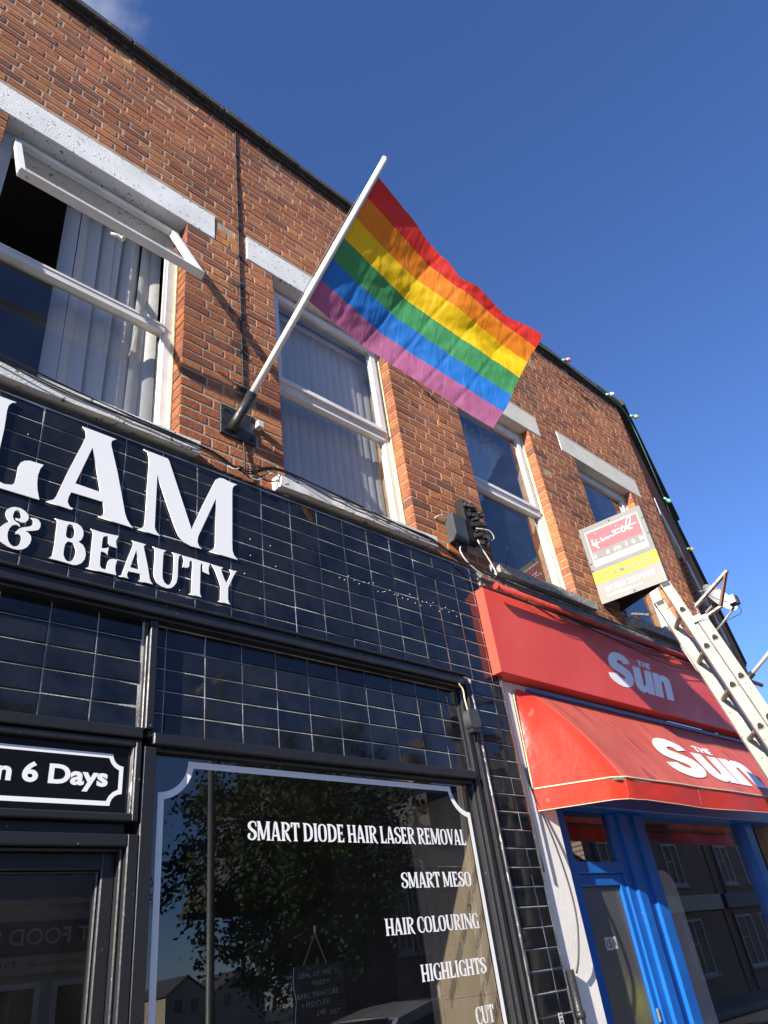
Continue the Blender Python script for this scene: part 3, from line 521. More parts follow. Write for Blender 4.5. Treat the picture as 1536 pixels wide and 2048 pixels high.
# parapet coping: uneven slabs with a drip edge
x = -3.0
while x < X2+.02:
    w = min(random.uniform(.72, .9), X2+.03-x); d = random.uniform(-.008, .008); e = random.uniform(-.006, .006)
    mb = MB(); mb.cbox(x+.002, x+w-.002, -.062+d, .30, ZT+.003, ZT+.085+e, .012); mb.box(x+.004, x+w-.004, -.022, .2, ZT-.03, ZT+.002)
    mb.build('coping_slab', M['coping'], bld); x += w
s_ = .03
while s_ < L2_:
    mb = MB(); w = .95; ov = -.11 if s_ < 2.9 else -.06
    mb.cbox(s_+.002, s_+w-.002, ov, .30, ZT+.003, ZT+.11+random.uniform(-.01, .01), .012, 0, T2); mb.box(s_+.004, s_+w-.004, -.03, .2, ZT-.055, ZT+.002, T=T2)
    mb.build('coping_slab', M['coping'], bld); s_ += w
# rooms behind the windows
def room(mb, x0, x1, y0, y1, z0, z1):
    mb.quad((x0,y1,z0),(x1,y1,z0),(x1,y1,z1),(x0,y1,z1)); mb.quad((x0,y0,z0),(x0,y1,z0),(x0,y1,z1),(x0,y0,z1)); mb.quad((x1,y0,z0),(x1,y0,z1),(x1,y1,z1),(x1,y1,z0))
    mb.quad((x0,y0,z0),(x1,y0,z0),(x1,y1,z0),(x0,y1,z0)); mb.quad((x0,y0,z1),(x0,y1,z1),(x1,y1,z1),(x1,y0,z1))
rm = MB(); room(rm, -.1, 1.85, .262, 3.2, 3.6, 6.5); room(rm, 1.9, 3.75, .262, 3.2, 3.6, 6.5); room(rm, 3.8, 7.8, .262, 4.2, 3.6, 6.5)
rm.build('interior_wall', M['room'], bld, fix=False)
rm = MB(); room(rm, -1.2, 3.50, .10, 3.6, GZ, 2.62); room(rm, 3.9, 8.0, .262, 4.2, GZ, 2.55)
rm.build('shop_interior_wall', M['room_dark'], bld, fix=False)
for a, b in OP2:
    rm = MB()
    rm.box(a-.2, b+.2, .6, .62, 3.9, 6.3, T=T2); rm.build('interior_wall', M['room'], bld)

# ---------------- windows
def frame_rect(mb, x0, x1, z0, z1, w, y0, y1, T=None):
    mb.box(x0, x0+w, y0, y1, z0, z1, T=T); mb.box(x1-w, x1, y0, y1, z0, z1, T=T)
    mb.box(x0+w, x1-w, y0, y1, z0, z0+w, T=T); mb.box(x0+w, x1-w, y0, y1, z1-w, z1, T=T)
def bead(mb, x0, x1, z0, z1, w, y, T=None):        # stepped inner lip
    frame_rect(mb, x0, x1, z0, z1, w, y, y+.02, T)
ZTR = 5.06
for wi, (a, b) in enumerate(OPEN):
    stone = wi >= 2
    win = empty('window', ((a+b)/2, .1, ZS)); win.parent = bld; win.matrix_parent_inverse = Matrix.Translation(-bld.location)
    # a child Empty keeps world placement: its own location counts once
    l0, l1 = LINT[wi]; mb = MB(); mb.cbox(l0+.004, l1-.004, -.006, .25, ZL+.002, ZLT-.004, .006); mb.build('lintel', M['lintel_stone' if stone else 'lintel_paint'], win)
    s0, s1 = SILL[wi]; mb = MB()
    n = 14
    for i in range(n):
        x0, x1 = lerp(s0, s1, i/n), lerp(s0, s1, (i+1)/n)
        c0 = 0 if 0 < i else .012
    ed = [random.uniform(-.003, .003) for _ in range(n+1)]; et = [random.uniform(-.002, .002) for _ in range(n+1)]
    prof = lambda i: [(-.092+ed[i], 4.030), (-.096+ed[i], 4.105+et[i]), (-.070, 4.122+et[i]), (.12, 4.142), (.12, 4.034)]
    k0 = len(mb.v)
    for i in range(n+1):
        for (y, z) in prof(i): mb.v.append((lerp(s0, s1, i/n), y, z))
    for i in range(n):
        for q in range(5):
            mb.f.append([k0+i*5+q, k0+i*5+(q+1) % 5, k0+(i+1)*5+(q+1) % 5, k0+(i+1)*5+q]); mb.m.append(0)
    mb.f += [[k0+q for q in range(5)], [k0+n*5+q for q in reversed(range(5))]]; mb.m += [0, 0]
    mb.build('sill', M['sill_stone' if stone else 'sill_paint'], win)
    y = .108
    mb = MB(); frame_rect(mb, a+.006, b-.006, ZS+.006, ZL-.004, .058, y, y+.06); bead(mb, a+.064, b-.064, ZS+.064, ZL-.062, .014, y+.012)
    mb.build('frame', M['upvc'], win)
    mb = MB(); mb.box(b-.012, b-.004, .085, y-.001, ZS+.004, ZL-.004); mb.build('sealant', M['upvc_dirty'], win)
    mb = MB(); mb.box(a+.065, b-.065, y-.008, y+.05, ZTR-.030, ZTR+.030); mb.box(a+.065, b-.065, y-.014, y+.04, ZTR+.012, ZTR+.028); mb.build('transom', M['upvc'], win)
    mb = MB(); mb.box(a+.066, b-.066, y+.032, y+.038, ZS+.066, ZTR-.031); mb.build('pane', M['glass'], win)
    if wi == 0:
        # top-hung sash pushed open
        hy, hz = .085, 6.0; by, bz = -.30, 5.165; L_ = math.hypot(hy-by, hz-bz); d = Vector((0, by-hy, bz-hz)).normalized(); nrm = Vector((0, d.z, -d.y))
        if nrm.y > 0: nrm = -nrm
        def TS(x, t, h): p = Vector((x, hy, hz))+d*h+nrm*t; return (p.x, p.y, p.z)      # t outwards, h down the sash
        x0, x1 = a+.062, b-.040; w = .036
        mb = MB()
        mb.box(x0, x0+w, -.014, .014, 0, L_, T=TS); mb.box(x1-w, x1, -.018, .018, 0, L_, T=TS); mb.box(x0+w, x1-w, -.018, .018, 0, w, T=TS); mb.box(x0+w, x1-w, -.018, .018, L_-w, L_, T=TS)
        mb.box(x0+.004, x1-.004, -.022, .026, L_-.012, L_+.004, T=TS)
        mb.build('open_sash', M['upvc'], win)
        mb = MB(); mb.box(x0+w-.006, x1-w+.006, -.01, -.004, w-.006, L_-w+.006, T=TS); mb.build('open_pane', M['glass'], win)
        mb = MB(); hx = lerp(x0, x1, .55); q = TS(hx, -.05, L_-.03); mb.tube([TS(hx, -.03, L_-.03), q, Vector(q)+Vector((-.03, .0, .012)), Vector(q)+Vector((-.065, .01, .012))], [.014, .014, .012, .009], 8)
        mb.build('handle', M['upvc'], win, smooth=True)
    else:
        mb = MB(); x0, x1 = a+.052, b-.052; ya = y-.022 if wi == 1 else y-.012
        frame_rect(mb, x0, x1, ZTR+.031, ZL-.055, .05, ya, ya+.05); mb.box(x0+.004, x1-.004, ya-.012, ya+.02, ZTR+.032, ZTR+.05)
        mb.build('upper_sash', M['upvc'], win)
        mb = MB(); mb.box(x0+.045, x1-.045, ya+.022, ya+.028, ZTR+.076, ZL-.10); mb.build('upper_pane', M['glass'], win)
for a, b in OP2:
    win = empty('window', T2((a+b)/2, .1, ZS)); win.parent = bld; win.matrix_parent_inverse = Matrix.Translation(-bld.location)
    mb = MB(); mb.cbox(a-.235, b+.235, -.014, .25, ZL+.002, ZLT-.004, .006, 0, T2); mb.build('lintel', M['sill_paint'], win)
    mb = MB(); mb.cbox(a-.07, b+.07, -.08, .12, 4.034, ZS, .01, 0, T2); mb.build('sill', M['sill_stone'], win)
    mb = MB(); frame_rect(mb, a+.006, b-.006, ZS+.006, ZL-.004, .06, .108, .168, T2); mb.box(a+.066, b-.066, .10, .16, ZTR-.03, ZTR+.03, T=T2); mb.build('frame', M['upvc'], win)
    mb = MB(); mb.box(a+.066, b-.066, .14, .146, ZS+.066, ZL-.066, T=T2); mb.build('pane', M['glass'], win)

# blinds and curtain hang inside: things of their own
def blind(name, label, slats, mat):
    t = empty(name, (slats[0][0], .27, 5.9)); tag(t, label, 'blind', 'window blinds')
    for (x, ang, ztop, zbot, dx) in slats:
        mb = MB(); n = 6
        for i in range(n):
            u0, u1 = i/n-.5, (i+1)/n-.5
            def pt(u, z, f): c = .09*u; bow = .012*(1-4*u*u); return (x+c*math.cos(ang)+bow*math.sin(ang)+dx*f, .27+c*math.sin(ang)-bow*math.cos(ang), z)
            mb.quad(pt(u0, zbot, 1), pt(u1, zbot, 1), pt(u1, ztop, 0), pt(u0, ztop, 0))
        mb.build('slat', mat, t, smooth=True, fix=False)
    mb = MB(); mb.box(slats[0][0]-.05, max(s[0] for s in slats)+.05, .235, .285, slats[0][2], slats[0][2]+.03); mb.build('headrail', M['upvc'], t)
    return t
sl = []
for i, x in enumerate((.845, .93, .985, 1.075, 1.13, 1.215, 1.27, 1.35, 1.40)): sl.append((x, random.uniform(-.75, .55), 5.98, 4.16, random.uniform(-.03, .03)))
blind('vertical_blind', 'gappy white vertical blind drawn half across behind the open window', sl, M['blind'])
sl = [(2.27+.0775*i, -.42+random.uniform(-.05, .05), 5.98, 4.16, random.uniform(-.004, .004)) for i in range(15)]
blind('vertical_blind', 'closed vertical blind of narrow slats filling the window beside the flagpole', sl, M['blind'])
mb = MB(); n, m_ = 60, 16
def cur(u, v):
    x0 = 4.36; w = lerp(1.0, .24, v**.8); x = x0+u*w
    z = 6.02-v*1.0-.10*math.sin(u*3.0)*v*(1-v); y = .30+.016*math.sin(x*52+v)+.006*math.sin(x*131+2*v)
    return (x, y, z)
for i in range(n):
    for j in range(m_): mb.quad(cur(i/n, (j+1)/m_), cur((i+1)/n, (j+1)/m_), cur((i+1)/n, j/m_), cur(i/n, j/m_))
tag(mb.build('curtain', M['curtain'], smooth=True, fix=False), 'pale blue curtain gathered to the left in the window below the flag corner', 'curtain')

# ============================================================ TILED SALON SHOPFRONT
shop = empty('tiled_shopfront', (1.6, 0, GZ))
tag(shop, 'black glazed tile salon shopfront with pale joints, black timber frames and dark plate glass', 'shopfront')
TW, TH, TG = .1985, .0985, .0034
tile_mesh = {}
def tile(x0, x1, z0, z1, y):
    w, h = round(x1-x0, 3), round(z1-z0, 3); key = (w, h)
    if key not in tile_mesh:
        mb = MB(); c = .0065
        rings = [[(-w/2, y, -h/2), (w/2, y, -h/2), (w/2, y, h/2), (-w/2, y, h/2)] for y in (.008, .0018)]+[[(-w/2+c, 0, -h/2+c), (w/2-c, 0, -h/2+c), (w/2-c, 0, h/2-c), (-w/2+c, 0, h/2-c)]]
        mb.v = rings[0]+rings[1]+rings[2]
        for q in (0, 4):
            for e in range(4): mb.f.append([q+e, q+(e+1) % 4, q+4+(e+1) % 4, q+4+e]); mb.m.append(0)
        mb.f.append([8, 9, 10, 11]); mb.m.append(0); me = mb.mesh('tile')
        bm = bmesh.new(); bm.from_mesh(me); bmesh.ops.recalc_face_normals(bm, faces=bm.faces); bm.to_mesh(me); bm.free(); me.materials.append(M['tile']); tile_mesh[key] = me
    o = bpy.data.objects.new('tile', tile_mesh[key]); C.objects.link(o); o.parent = shop; o.matrix_parent_inverse = Matrix.Translation(-shop.location)
    o.location = ((x0+x1)/2, y+random.uniform(-.0006, .0006), (z0+z1)/2); sg_ = 1 if random.random() < .85 else 2.2
    o.rotation_euler = (random.gauss(0, .0055)*sg_, random.gauss(0, .002), random.gauss(0, .0055)); return o
def tiles(x0, x1, z0, z1, y, ox, oz, pitch=TW, rowh=TH):
    n = 0; i = math.floor((x0-ox)/pitch)
    xs = []
    while ox+i*pitch < x1: xs.append((max(x0, ox+i*pitch), min(x1, ox+(i+1)*pitch))); i += 1
    j = math.floor((z0-oz)/rowh); zz = []
    while oz+j*rowh < z1: zz.append((max(z0, oz+j*rowh), min(z1, oz+(j+1)*rowh))); j += 1
    for a, b in xs:
        for c, d in zz:
            if b-a > .02 and d-c > .02: tile(a+TG/2, b-TG/2, c+TG/2, d-TG/2, y); n += 1
    return n
gr = MB()
gr.box(-1.2, 3.842, -.0495, .005, 3.112, 3.985)                 # fascia backing
gr.box(-1.2, 1.362, -.0155, .09, 2.545, 3.04); gr.box(1.405, 3.40, -.0155, .09, 2.53, 3.04)
gr.box(3.52, 3.842, -.0495, .09, GZ, 3.112)
gr.build('grout_backing', M['grout'], shop)
nt = tiles(-.012, 3.84, 3.114, 3.985, -.052, .788, 3.188-.0985)
nt += tiles(.36, 1.362, 2.548, 3.036, -.018, .752, 2.548, .1985, .0985)
nt += tiles(1.407, 3.398, 2.533, 3.036, -.018, 1.407+.055, 2.533, .1985, .0985)
nt += tiles(3.522, 3.84, .9, 3.112, -.052, 3.742-.1985*2, 3.112-.0985*30)
mb = MB(); mb.box(-1.2, -.014, -.052, -.045, 3.114, 3.985); mb.box(-1.2, .358, -.018, -.011, 2.548, 3.036); mb.box(3.522, 3.84, -.052, -.045, GZ, .898)
mb.build('plain_tile_panel', M['tile'], shop)
# frames: black painted timber
def trim(name, boxes, mat=M['black_paint'], ch=.004):
    mb = MB()
    for b in boxes: mb.cbox(*b, ch)
    return mb.build(name, mat, shop)
trim('cornice_rail', [(-1.2, 3.425, -.092, 0, 3.046, 3.098), (-1.2, 3.432, -.108, -.001, 3.0985, 3.1115), (-1.2, 3.41, -.070, 0, 3.030, 3.0455)])
trim('top_capping', [(-1.2, 3.85, -.060, .0, 3.9855, 4.004)], M['coping'])
trim('mullion', [(1.366, 1.4025, -.058, .06, 2.548, 3.029), (1.358, 1.3655, -.040, .06, 2.548, 3.029)])
trim('mullion_lower', [(1.372, 1.428, -.046, .06, GZ, 2.482)])
trim('window_rail', [(1.4035, 3.40, -.064, .05, 2.488, 2.532), (1.43, 3.395, -.03, .05, 2.470, 2.4875)])
trim('fanlight_rail', [(-1.2, 1.357, -.062, .05, 2.506, 2.5475)])
trim('jamb', [(3.398, 3.418, -.024, .06, GZ, 3.029), (3.4185, 3.452, -.044, .06, GZ, 3.029), (3.4525, 3.472, -.036, .06, GZ, 3.045), (3.4725, 3.508, -.060, .06, GZ, 3.097)])
trim('jamb_edge', [(3.5085, 3.5195, -.066, .05, GZ, 3.10)], M['worn_edge'], .003)
# plate glass window
mb = MB(); mb.box(1.43, 3.396, 0.0, .008, .45, 2.469); pane = mb.build('window_pane', M['shop_glass'], shop)
def border(loop, w, y, name, parent):
    n = len(loop); mb = MB(); ins = []
    for i in range(n):
        p, q, r = Vector(loop[i-1]), Vector(loop[i]), Vector(loop[(i+1) % n])
        a = (q-p).normalized(); b = (r-q).normalized(); na = Vector((-a.y, a.x)); nb = Vector((-b.y, b.x)); m = (na+nb)
        m = m/max(.35, m.length_squared/2); ins.append(q+m*w)
    for i in range(n):
        j = (i+1) % n; a, b = loop[i], loop[j]; c, d = ins[j], ins[i]
        mb.quad((a[0], y, a[1]), (b[0], y, b[1]), (c.x, y, c.y), (d.x, y, d.y))
    return mb.build(name, M['vinyl_white'], parent, fix=False)
def notched(x0, x1, z0, z1, r, n=8):
    pts = []
    for cx, cz, s0 in ((x0, z0, 90), (x1, z0, 180), (x1, z1, 270), (x0, z1, 0)):
        for k in range(n+1):
            t = RAD(s0-90*k/n); pts.append((cx+r*math.cos(t), cz+r*math.sin(t)))
    return pts
# corner order: counter-clockwise with concave quarter circles
KG = 2.78/2.80
def kz(z): return 1.55+(z-1.55)*KG
border(notched(1.474*KG, 3.385*KG, .62, kz(2.456), .132), .027, -.0006, 'border_line', pane)
for txt, x0, x1, z0, z1 in (('SMART DIODE HAIR LASER REMOVAL', 1.897, 3.312, 2.152, 2.230), ('SMART MESO', 2.778, 3.300, 1.951, 2.021), ('HAIR COLOURING', 2.638, 3.303, 1.757, 1.826), ('HIGHLIGHTS', 2.832, 3.300, 1.561, 1.629), ('CUT', 3.162, 3.299, 1.360, 1.431)):
    tw = lambda t_: sum(GL[c][0] if c != ' ' else .17 for c in t_)
    full = tw(txt); done = ''
    for word in txt.split(' '):
        a_ = tw(done)/full; b_ = (tw(done)+tw(word))/full; done += word+' '
        line_text('lettering', word, lerp(x0, x1, a_)*KG, lerp(x0, x1, b_)*KG, kz(z0), kz(z1), -.0002, M['vinyl_white'], pane)
# fanlight over the door
trim('fanlight_frame', [(1.335, 1.362, -.050, .06, 2.195, 2.500), (-1.2, 1.3345, -.050, .06, 2.195, 2.222), (-1.2, 1.3345, -.050, .06, 2.474, 2.5005)])
trim('fanlight_bead', [(1.327, 1.3345, -.044, .06, 2.2225, 2.4735)], M['worn_edge'], .002)
mb = MB(); mb.box(-1.2, 1.3265, -.024, -.018, 2.2225, 2.4735); fan = mb.build('fanlight_pane', M['black_board'], shop)
KF = 2.755/2.80
border(notched(-.45, 1.322*KF, 1.55+(2.262-1.55)*KF, 1.55+(2.457-1.55)*KF, .045, 5), .0165, -.0248, 'border_line', fan)
me = text_mesh('6 Days', .001, .035); w6 = max(v.co.x for v in me.vertices)-min(v.co.x for v in me.vertices); bpy.data.meshes.remove(me); SX = .320/w6
me = text_mesh('Open 6 Days', .001, .035); xs = [v.co.x for v in me.vertices]; mx_ = max(xs)
remap(me, lambda x, y, z: (1.262*KF-(mx_-x)*SX*KF, -.0250-z*.1, 1.55+(2.334+y*.094-1.55)*KF)); link('lettering', me, M['vinyl_white'], fan)
# door
trim('door_frame', [(1.327, 1.371, -.046, .05, GZ, 2.150), (-.4, 1.3265, -.046, .05, 2.108, 2.150), (-.4, 1.3265, -.018, .05, 2.152, 2.192)])
trim('door_frame_lip', [(1.3135, 1.3265, -.020, .06, GZ, 2.107), (-.4, 1.3130, -.020, .06, 2.096, 2.107)])
door = trim('door', [(1.262, 1.3130, .012, .06, GZ, 2.095), (-.4, 1.2615, .012, .06, 2.040, 2.095), (1.252, 1.2615, .026, .06, GZ, 2.0395), (-.4, 1.2515, .026, .06, 2.031, 2.0395)])
mb = MB(); mb.box(-.4, 1.2515, .044, .050, .3, 2.0305); mb.build('pane', M['film_glass'], door)
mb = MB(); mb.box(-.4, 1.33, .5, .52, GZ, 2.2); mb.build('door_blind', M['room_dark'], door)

# big white letters, each lettershape stands off the tiles
sgn = empty('salon_sign', (1.1, -.06, 3.2)); tag(sgn, 'raised white serif letters LAM and & BEAUTY on the black tiles', 'sign')
for k_ in ('L', 'A', 'M'): extr('letter', SALON[k_], -.0575, .0055, M['letter_white'], sgn)
for k_ in ('&', 'B', 'E', 'a', 'U', 'T', 'Y'): extr('letter', SALON[k_], -.0570, .005, M['letter_white'], sgn)
# screw plugs left in the tiles
pl_ = MB()
def plug(x, z): pl_.ball((x, -.053, z), .0032, 6, 4)
for x, z in ((.62, 3.80), (.735, 3.79), (.98, 3.72), (1.30, 3.70), (1.155, 3.50), (1.72, 3.63), (1.71, 3.50), (1.06, 3.28), (1.19, 3.19), (1.38, 3.24), (1.50, 3.21), (1.60, 3.22), (1.90, 3.62), (2.03, 3.62), (1.90, 3.52), (2.06, 3.50), (1.96, 3.38), (1.95, 3.28), (1.86, 3.40)): plug(x, z)
for i in range(30): plug(2.52+.036*i+random.uniform(-.01, .01), 3.565+random.uniform(-.033, .033))
tag(pl_.build('screw_plug', M['sticker'], shop, smooth=True), kind='stuff')

# ---------------- things inside the salon window
mb = MB(); mb.box(3.43, 3.45, .06, .55, .3, 2.46); mb.box(3.425, 3.4295, .47, .55, .3, 2.46); mb.box(3.4265, 3.4295, .08, .46, 1.47, 1.49)
tag(mb.build('partition_panel', M['beige']), 'sunlit beige partition at the right side inside the salon window', 'panel')
cb = empty('chalkboard', (2.44, .3, 1.4)); tag(cb, 'small black chalkboard hung on string behind the salon glass', 'chalkboard')
mb = MB(); mb.box(2.285, 2.60, .296, .306, 1.30, 1.69); mb.build('board', M['slate_board'], cb)
mb = MB(); mb.tube([(2.368, .298, 1.685), (2.445, .296, 1.815), (2.507, .298, 1.682)], .0018, 5); mb.tube([(2.445, .296, 1.815), (2.445, .294, 1.845)], .006, 6); mb.build('string', M['string'], cb)
mb = MB(); mb.tube(spline([(2.31, .29, 1.684), (2.303, .29, 1.62), (2.314, .29, 1.56), (2.306, .29, 1.50), (2.304, .29, 1.40)]), .0016, 5); mb.build('string', M['cable_white'], cb)
def chalk(txt, x0, x1, z0, z1, sk):
    fit_text('chalk_writing', txt, lambda u, v, z: (u, .2952-z*.1, v+sk*(u-x0)), M['chalk'], cb, bold=-.012, depth=.0006, u0=x0, u1=x1, v0=z0, v1=z1)
chalk('DEAL OF THE', 2.335, 2.527, 1.641, 1.660, 0.03); chalk('WEEK!!!', 2.412, 2.512, 1.609, 1.627, .02); chalk('BASIC MANICURE', 2.326, 2.560, 1.563, 1.583, .03); chalk('+ PEDICURE', 2.347, 2.504, 1.529, 1.549, .02); chalk('£40', 2.430, 2.480, 1.495, 1.515, .06); chalk('ONLY!', 2.50, 2.562, 1.492, 1.508, .1)

# ============================================================ NEWSAGENT SHOPFRONT
news = empty('newsagent_shopfront', (5.8, 0, GZ)); tag(news, 'blue framed newsagent shopfront with a white pilaster under the red awning', 'shopfront')
def nb(name, boxes, mat, ch=.004, parent=None):
    mb = MB()
    for b in boxes: mb.cbox(*b, ch)
    return mb.build(name, mat, parent or news)
nb('pilaster', [(3.862, 4.182, -.022, .26, GZ, 3.176)], M['white_render'], .006)
nb('edge_strip', [(3.8445, 3.861, -.048, .05, GZ, 3.80)], M['weathered'], .004)
nb('awning_backboard', [(4.1825, 8.05, -.020, .26, 2.50, 3.176)], M['white_render'])
nb('lintel_board', [(4.1825, 8.05, -.016, .26, 2.40, 2.499)], M['blue_paint'])
YD = .10
nb('post', [(4.183, 4.40, YD-.03, YD+.05, GZ, 2.399), (4.962, 5.05, YD-.02, YD+.06, GZ, 2.399), (5.0505, 5.15, YD-.045, YD+.06, GZ, 2.399)], M['blue_paint'])
nb('post', [(5.1505, 5.27, YD-.015, YD+.06, GZ, 2.399), (5.2705, 5.40, YD-.04, YD+.06, GZ, 2.399)], M['blue_paint'])
nb('post', [(7.18, 7.34, YD-.04, YD+.06, GZ, 2.399)], M['blue_paint'])
nb('transom_bar', [(4.4005, 4.9615, YD-.025, YD+.05, 2.012, 2.082)], M['blue_paint'])
mb = MB(); mb.box(4.4005, 4.9615, YD+.01, YD+.016, 2.083, 2.398); mb.build('fanlight_pane', M['film_glass'], news)
dr = nb('door', [(4.4005, 4.415, YD-.005, YD+.045, GZ, 2.0115), (4.905, 4.9615, YD-.005, YD+.045, GZ, 2.0115), (4.4155, 4.9045, YD-.005, YD+.045, 1.942, 2.0115)], M['blue_paint'])
m_, t_, o_ = nodes('reeded_obscure_glass'); N_, L_n = t_.nodes, t_.links
bs = N_.new('ShaderNodeBsdfPrincipled'); L_n.new(bs.outputs[0], o_.inputs[0]); bs.inputs['Base Color'].default_value = (.045, .045, .04, 1); bs.inputs['Roughness'].default_value = .22
ge = N_.new('ShaderNodeNewGeometry'); wv = N_.new('ShaderNodeTexWave'); wv.wave_type = 'BANDS'; wv.bands_direction = 'Z'; wv.inputs['Scale'].default_value = 60; L_n.new(ge.outputs['Position'], wv.inputs['Vector'])
bpn = N_.new('ShaderNodeBump'); bpn.inputs['Strength'].default_value = .35; bpn.inputs['Distance'].default_value = .0015; L_n.new(wv.outputs['Fac'], bpn.inputs['Height']); L_n.new(bpn.outputs[0], bs.inputs['Normal'])
nz_ = N_.new('ShaderNodeTexNoise'); nz_.inputs['Scale'].default_value = 2.2; L_n.new(ge.outputs['Position'], nz_.inputs['Vector'])
cr_ = N_.new('ShaderNodeValToRGB'); L_n.new(nz_.outputs['Fac'], cr_.inputs[0]); cr_.color_ramp.elements[0].color = (.03, .03, .028, 1); cr_.color_ramp.elements[1].color = (.13, .125, .11, 1)
dy_ = N_.new('ShaderNodeVectorMath'); dy_.operation = 'DISTANCE'; dy_.inputs[1].default_value = (4.80, .1, 1.30); L_n.new(ge.outputs['Position'], dy_.inputs[0])
ry_ = N_.new('ShaderNodeMapRange'); ry_.inputs['From Min'].default_value = .16; ry_.inputs['From Max'].default_value = .02; ry_.inputs['To Max'].default_value = .8; L_n.new(dy_.outputs['Value'], ry_.inputs['Value'])
my_ = N_.new('ShaderNodeMix'); my_.data_type = 'RGBA'; my_.inputs['B'].default_value = (.20, .21, .05, 1); L_n.new(cr_.outputs[0], my_.inputs['A']); L_n.new(ry_.outputs[0], my_.inputs['Factor']); L_n.new(my_.outputs['Result'], bs.inputs['Base Color'])
mb = MB(); mb.box(4.4155, 4.9045, YD+.016, YD+.024, GZ+.9, 1.9415); dp = mb.build('pane', m_, dr)
mb = MB(); mb.box(4.575, 4.655, YD+.0145, YD+.0155, 1.585, 1.655); mb.box(4.665, 4.705, YD+.0145, YD+.0155, 1.588, 1.655); np_ = mb.build('number_plate', M['sticker'], dr)
fit_text('numeral', '15', lambda u, v, z: (u, YD+.0140-z*.1, v), M['ink'], dr, bold=.03, depth=.001, u0=4.588, u1=4.642, v0=1.595, v1=1.645)
fit_text('numeral', 'A', lambda u, v, z: (u, YD+.0140-z*.1, v), M['ink'], dr, bold=.03, depth=.001, u0=4.671, u1=4.699, v0=1.597, v1=1.645)
for nm_, bx_ in (('lock', (4.922, 4.944, YD-.014, YD-.004, 1.18, 1.25)), ('handle_plate', (4.918, 4.948, YD-.010, YD-.004, .95, 1.12))):
    mb = MB(); mb.cbox(*bx_, .003); mb.build(nm_, M['steel'], dr)
mb = MB(); mb.box(5.4005, 7.1795, YD+.02, YD+.028, .4, 2.398); wp = mb.build('window_pane', M['shop_glass'], news)
st = MB()
for i in range(42):
    z = 1.70-.024*i; w = random.uniform(.02, .05); st.box(5.40+random.uniform(.0, .012), 5.405+w, YD+.0185, YD+.0195, z-.008-random.uniform(0, .008), z+random.uniform(.002, .009))
st.build('sticker', M['sticker'], wp)
# display inside the newsagent window
mb = MB()
def rr_(x0, x1, z0, z1, r, n=8): return [(x0, z0), (x1, z0)]+[(x1-r+r*math.cos(RAD(90*k/n)), z1-r+r*math.sin(RAD(90*k/n))) for k in range(n+1)]+[(x0, z1)]
me = curve_mesh([rr_(5.52, 6.05, .2, 2.06, .16)], .02); remap(me, lambda a, b, c: (a, .30+c, b)); o_ = link('display_poster', me, M['poster'])
tag(o_, 'tall grey poster with one rounded corner inside the newsagent window', 'poster')
ch = empty('goods_shelf', (6.7, .7, .3)); tag(ch, 'dim shelving with goods deep behind the newsagent glass', 'shelf')
mb = MB()
for z in (.9, 1.25, 1.6, 1.95): mb.box(6.1, 7.8, 2.3, 2.6, z-.01, z+.01)
mb.build('shelf', M['grey_box'], ch)
for z in (.91, 1.26, 1.61):
    x = 6.15
    while x < 7.7:
        w = random.uniform(.06, .16); mb = MB(); mb.cbox(x, x+w, 2.33, 2.5, z, z+random.uniform(.14, .27), .004)
        mb.build('packet', random.choice([M['sticker'], M['board_red'], M['board_yellow'], M['poster'], M['blue_paint'], M['grey_box']]), ch); x += w+random.uniform(.01, .05)

# ledge between brickwork and the red fascia
ldg = empty('timber_ledge', (5.8, 0, 3.85)); tag(ldg, 'weathered grey ledge running above the red fascia under the concrete sills', 'ledge')
for nm_, b_ in (('cornice', (3.85, 8.4, -.090, .0, 3.905, 3.955)), ('moulding', (3.85, 8.4, -.068, .0, 3.862, 3.904)), ('fillet', (3.85, 8.4, -.098, .0, 3.9555, 3.970)), ('flashing', (3.85, 8.4, -.030, .0, 3.971, 4.026)), ('backboard', (3.85, 8.4, -.05, .0, 3.80, 3.861))):
    mb = MB(); mb.cbox(*b_, .006); mb.build(nm_, M['weathered'], ldg)

# red fascia sign
fas = empty('fascia_sign', (5.8, -.1, 3.17)); tag(fas, 'flat red fascia sign reading THE Sun in white above the awning', 'sign')
mb = MB(); mb.cbox(3.782, 8.4, -.122, -.018, 3.1785, 3.798, .003); mb.build('panel', M['red_panel'], fas)
for k_, lp in SUNL.items(): extr('letter', lp, -.1222, .0022, M['sun_white'], fas)
mb = MB(); mb.tube([(3.86, -.185, 3.80), (5.4, -.185, 3.795), (7.0, -.185, 3.79), (8.4, -.185, 3.788)], .021, 10)
tb = mb.build('awning_roller_tube', M['red_tube'], smooth=True); tag(tb, 'thin red tube running along the top of the red fascia', 'tube')
mb = MB(); mb.tube([(3.855, -.185, 3.80), (3.8595, -.185, 3.80)], .024, 10); mb.build('end_cap', M['canvas'], tb)

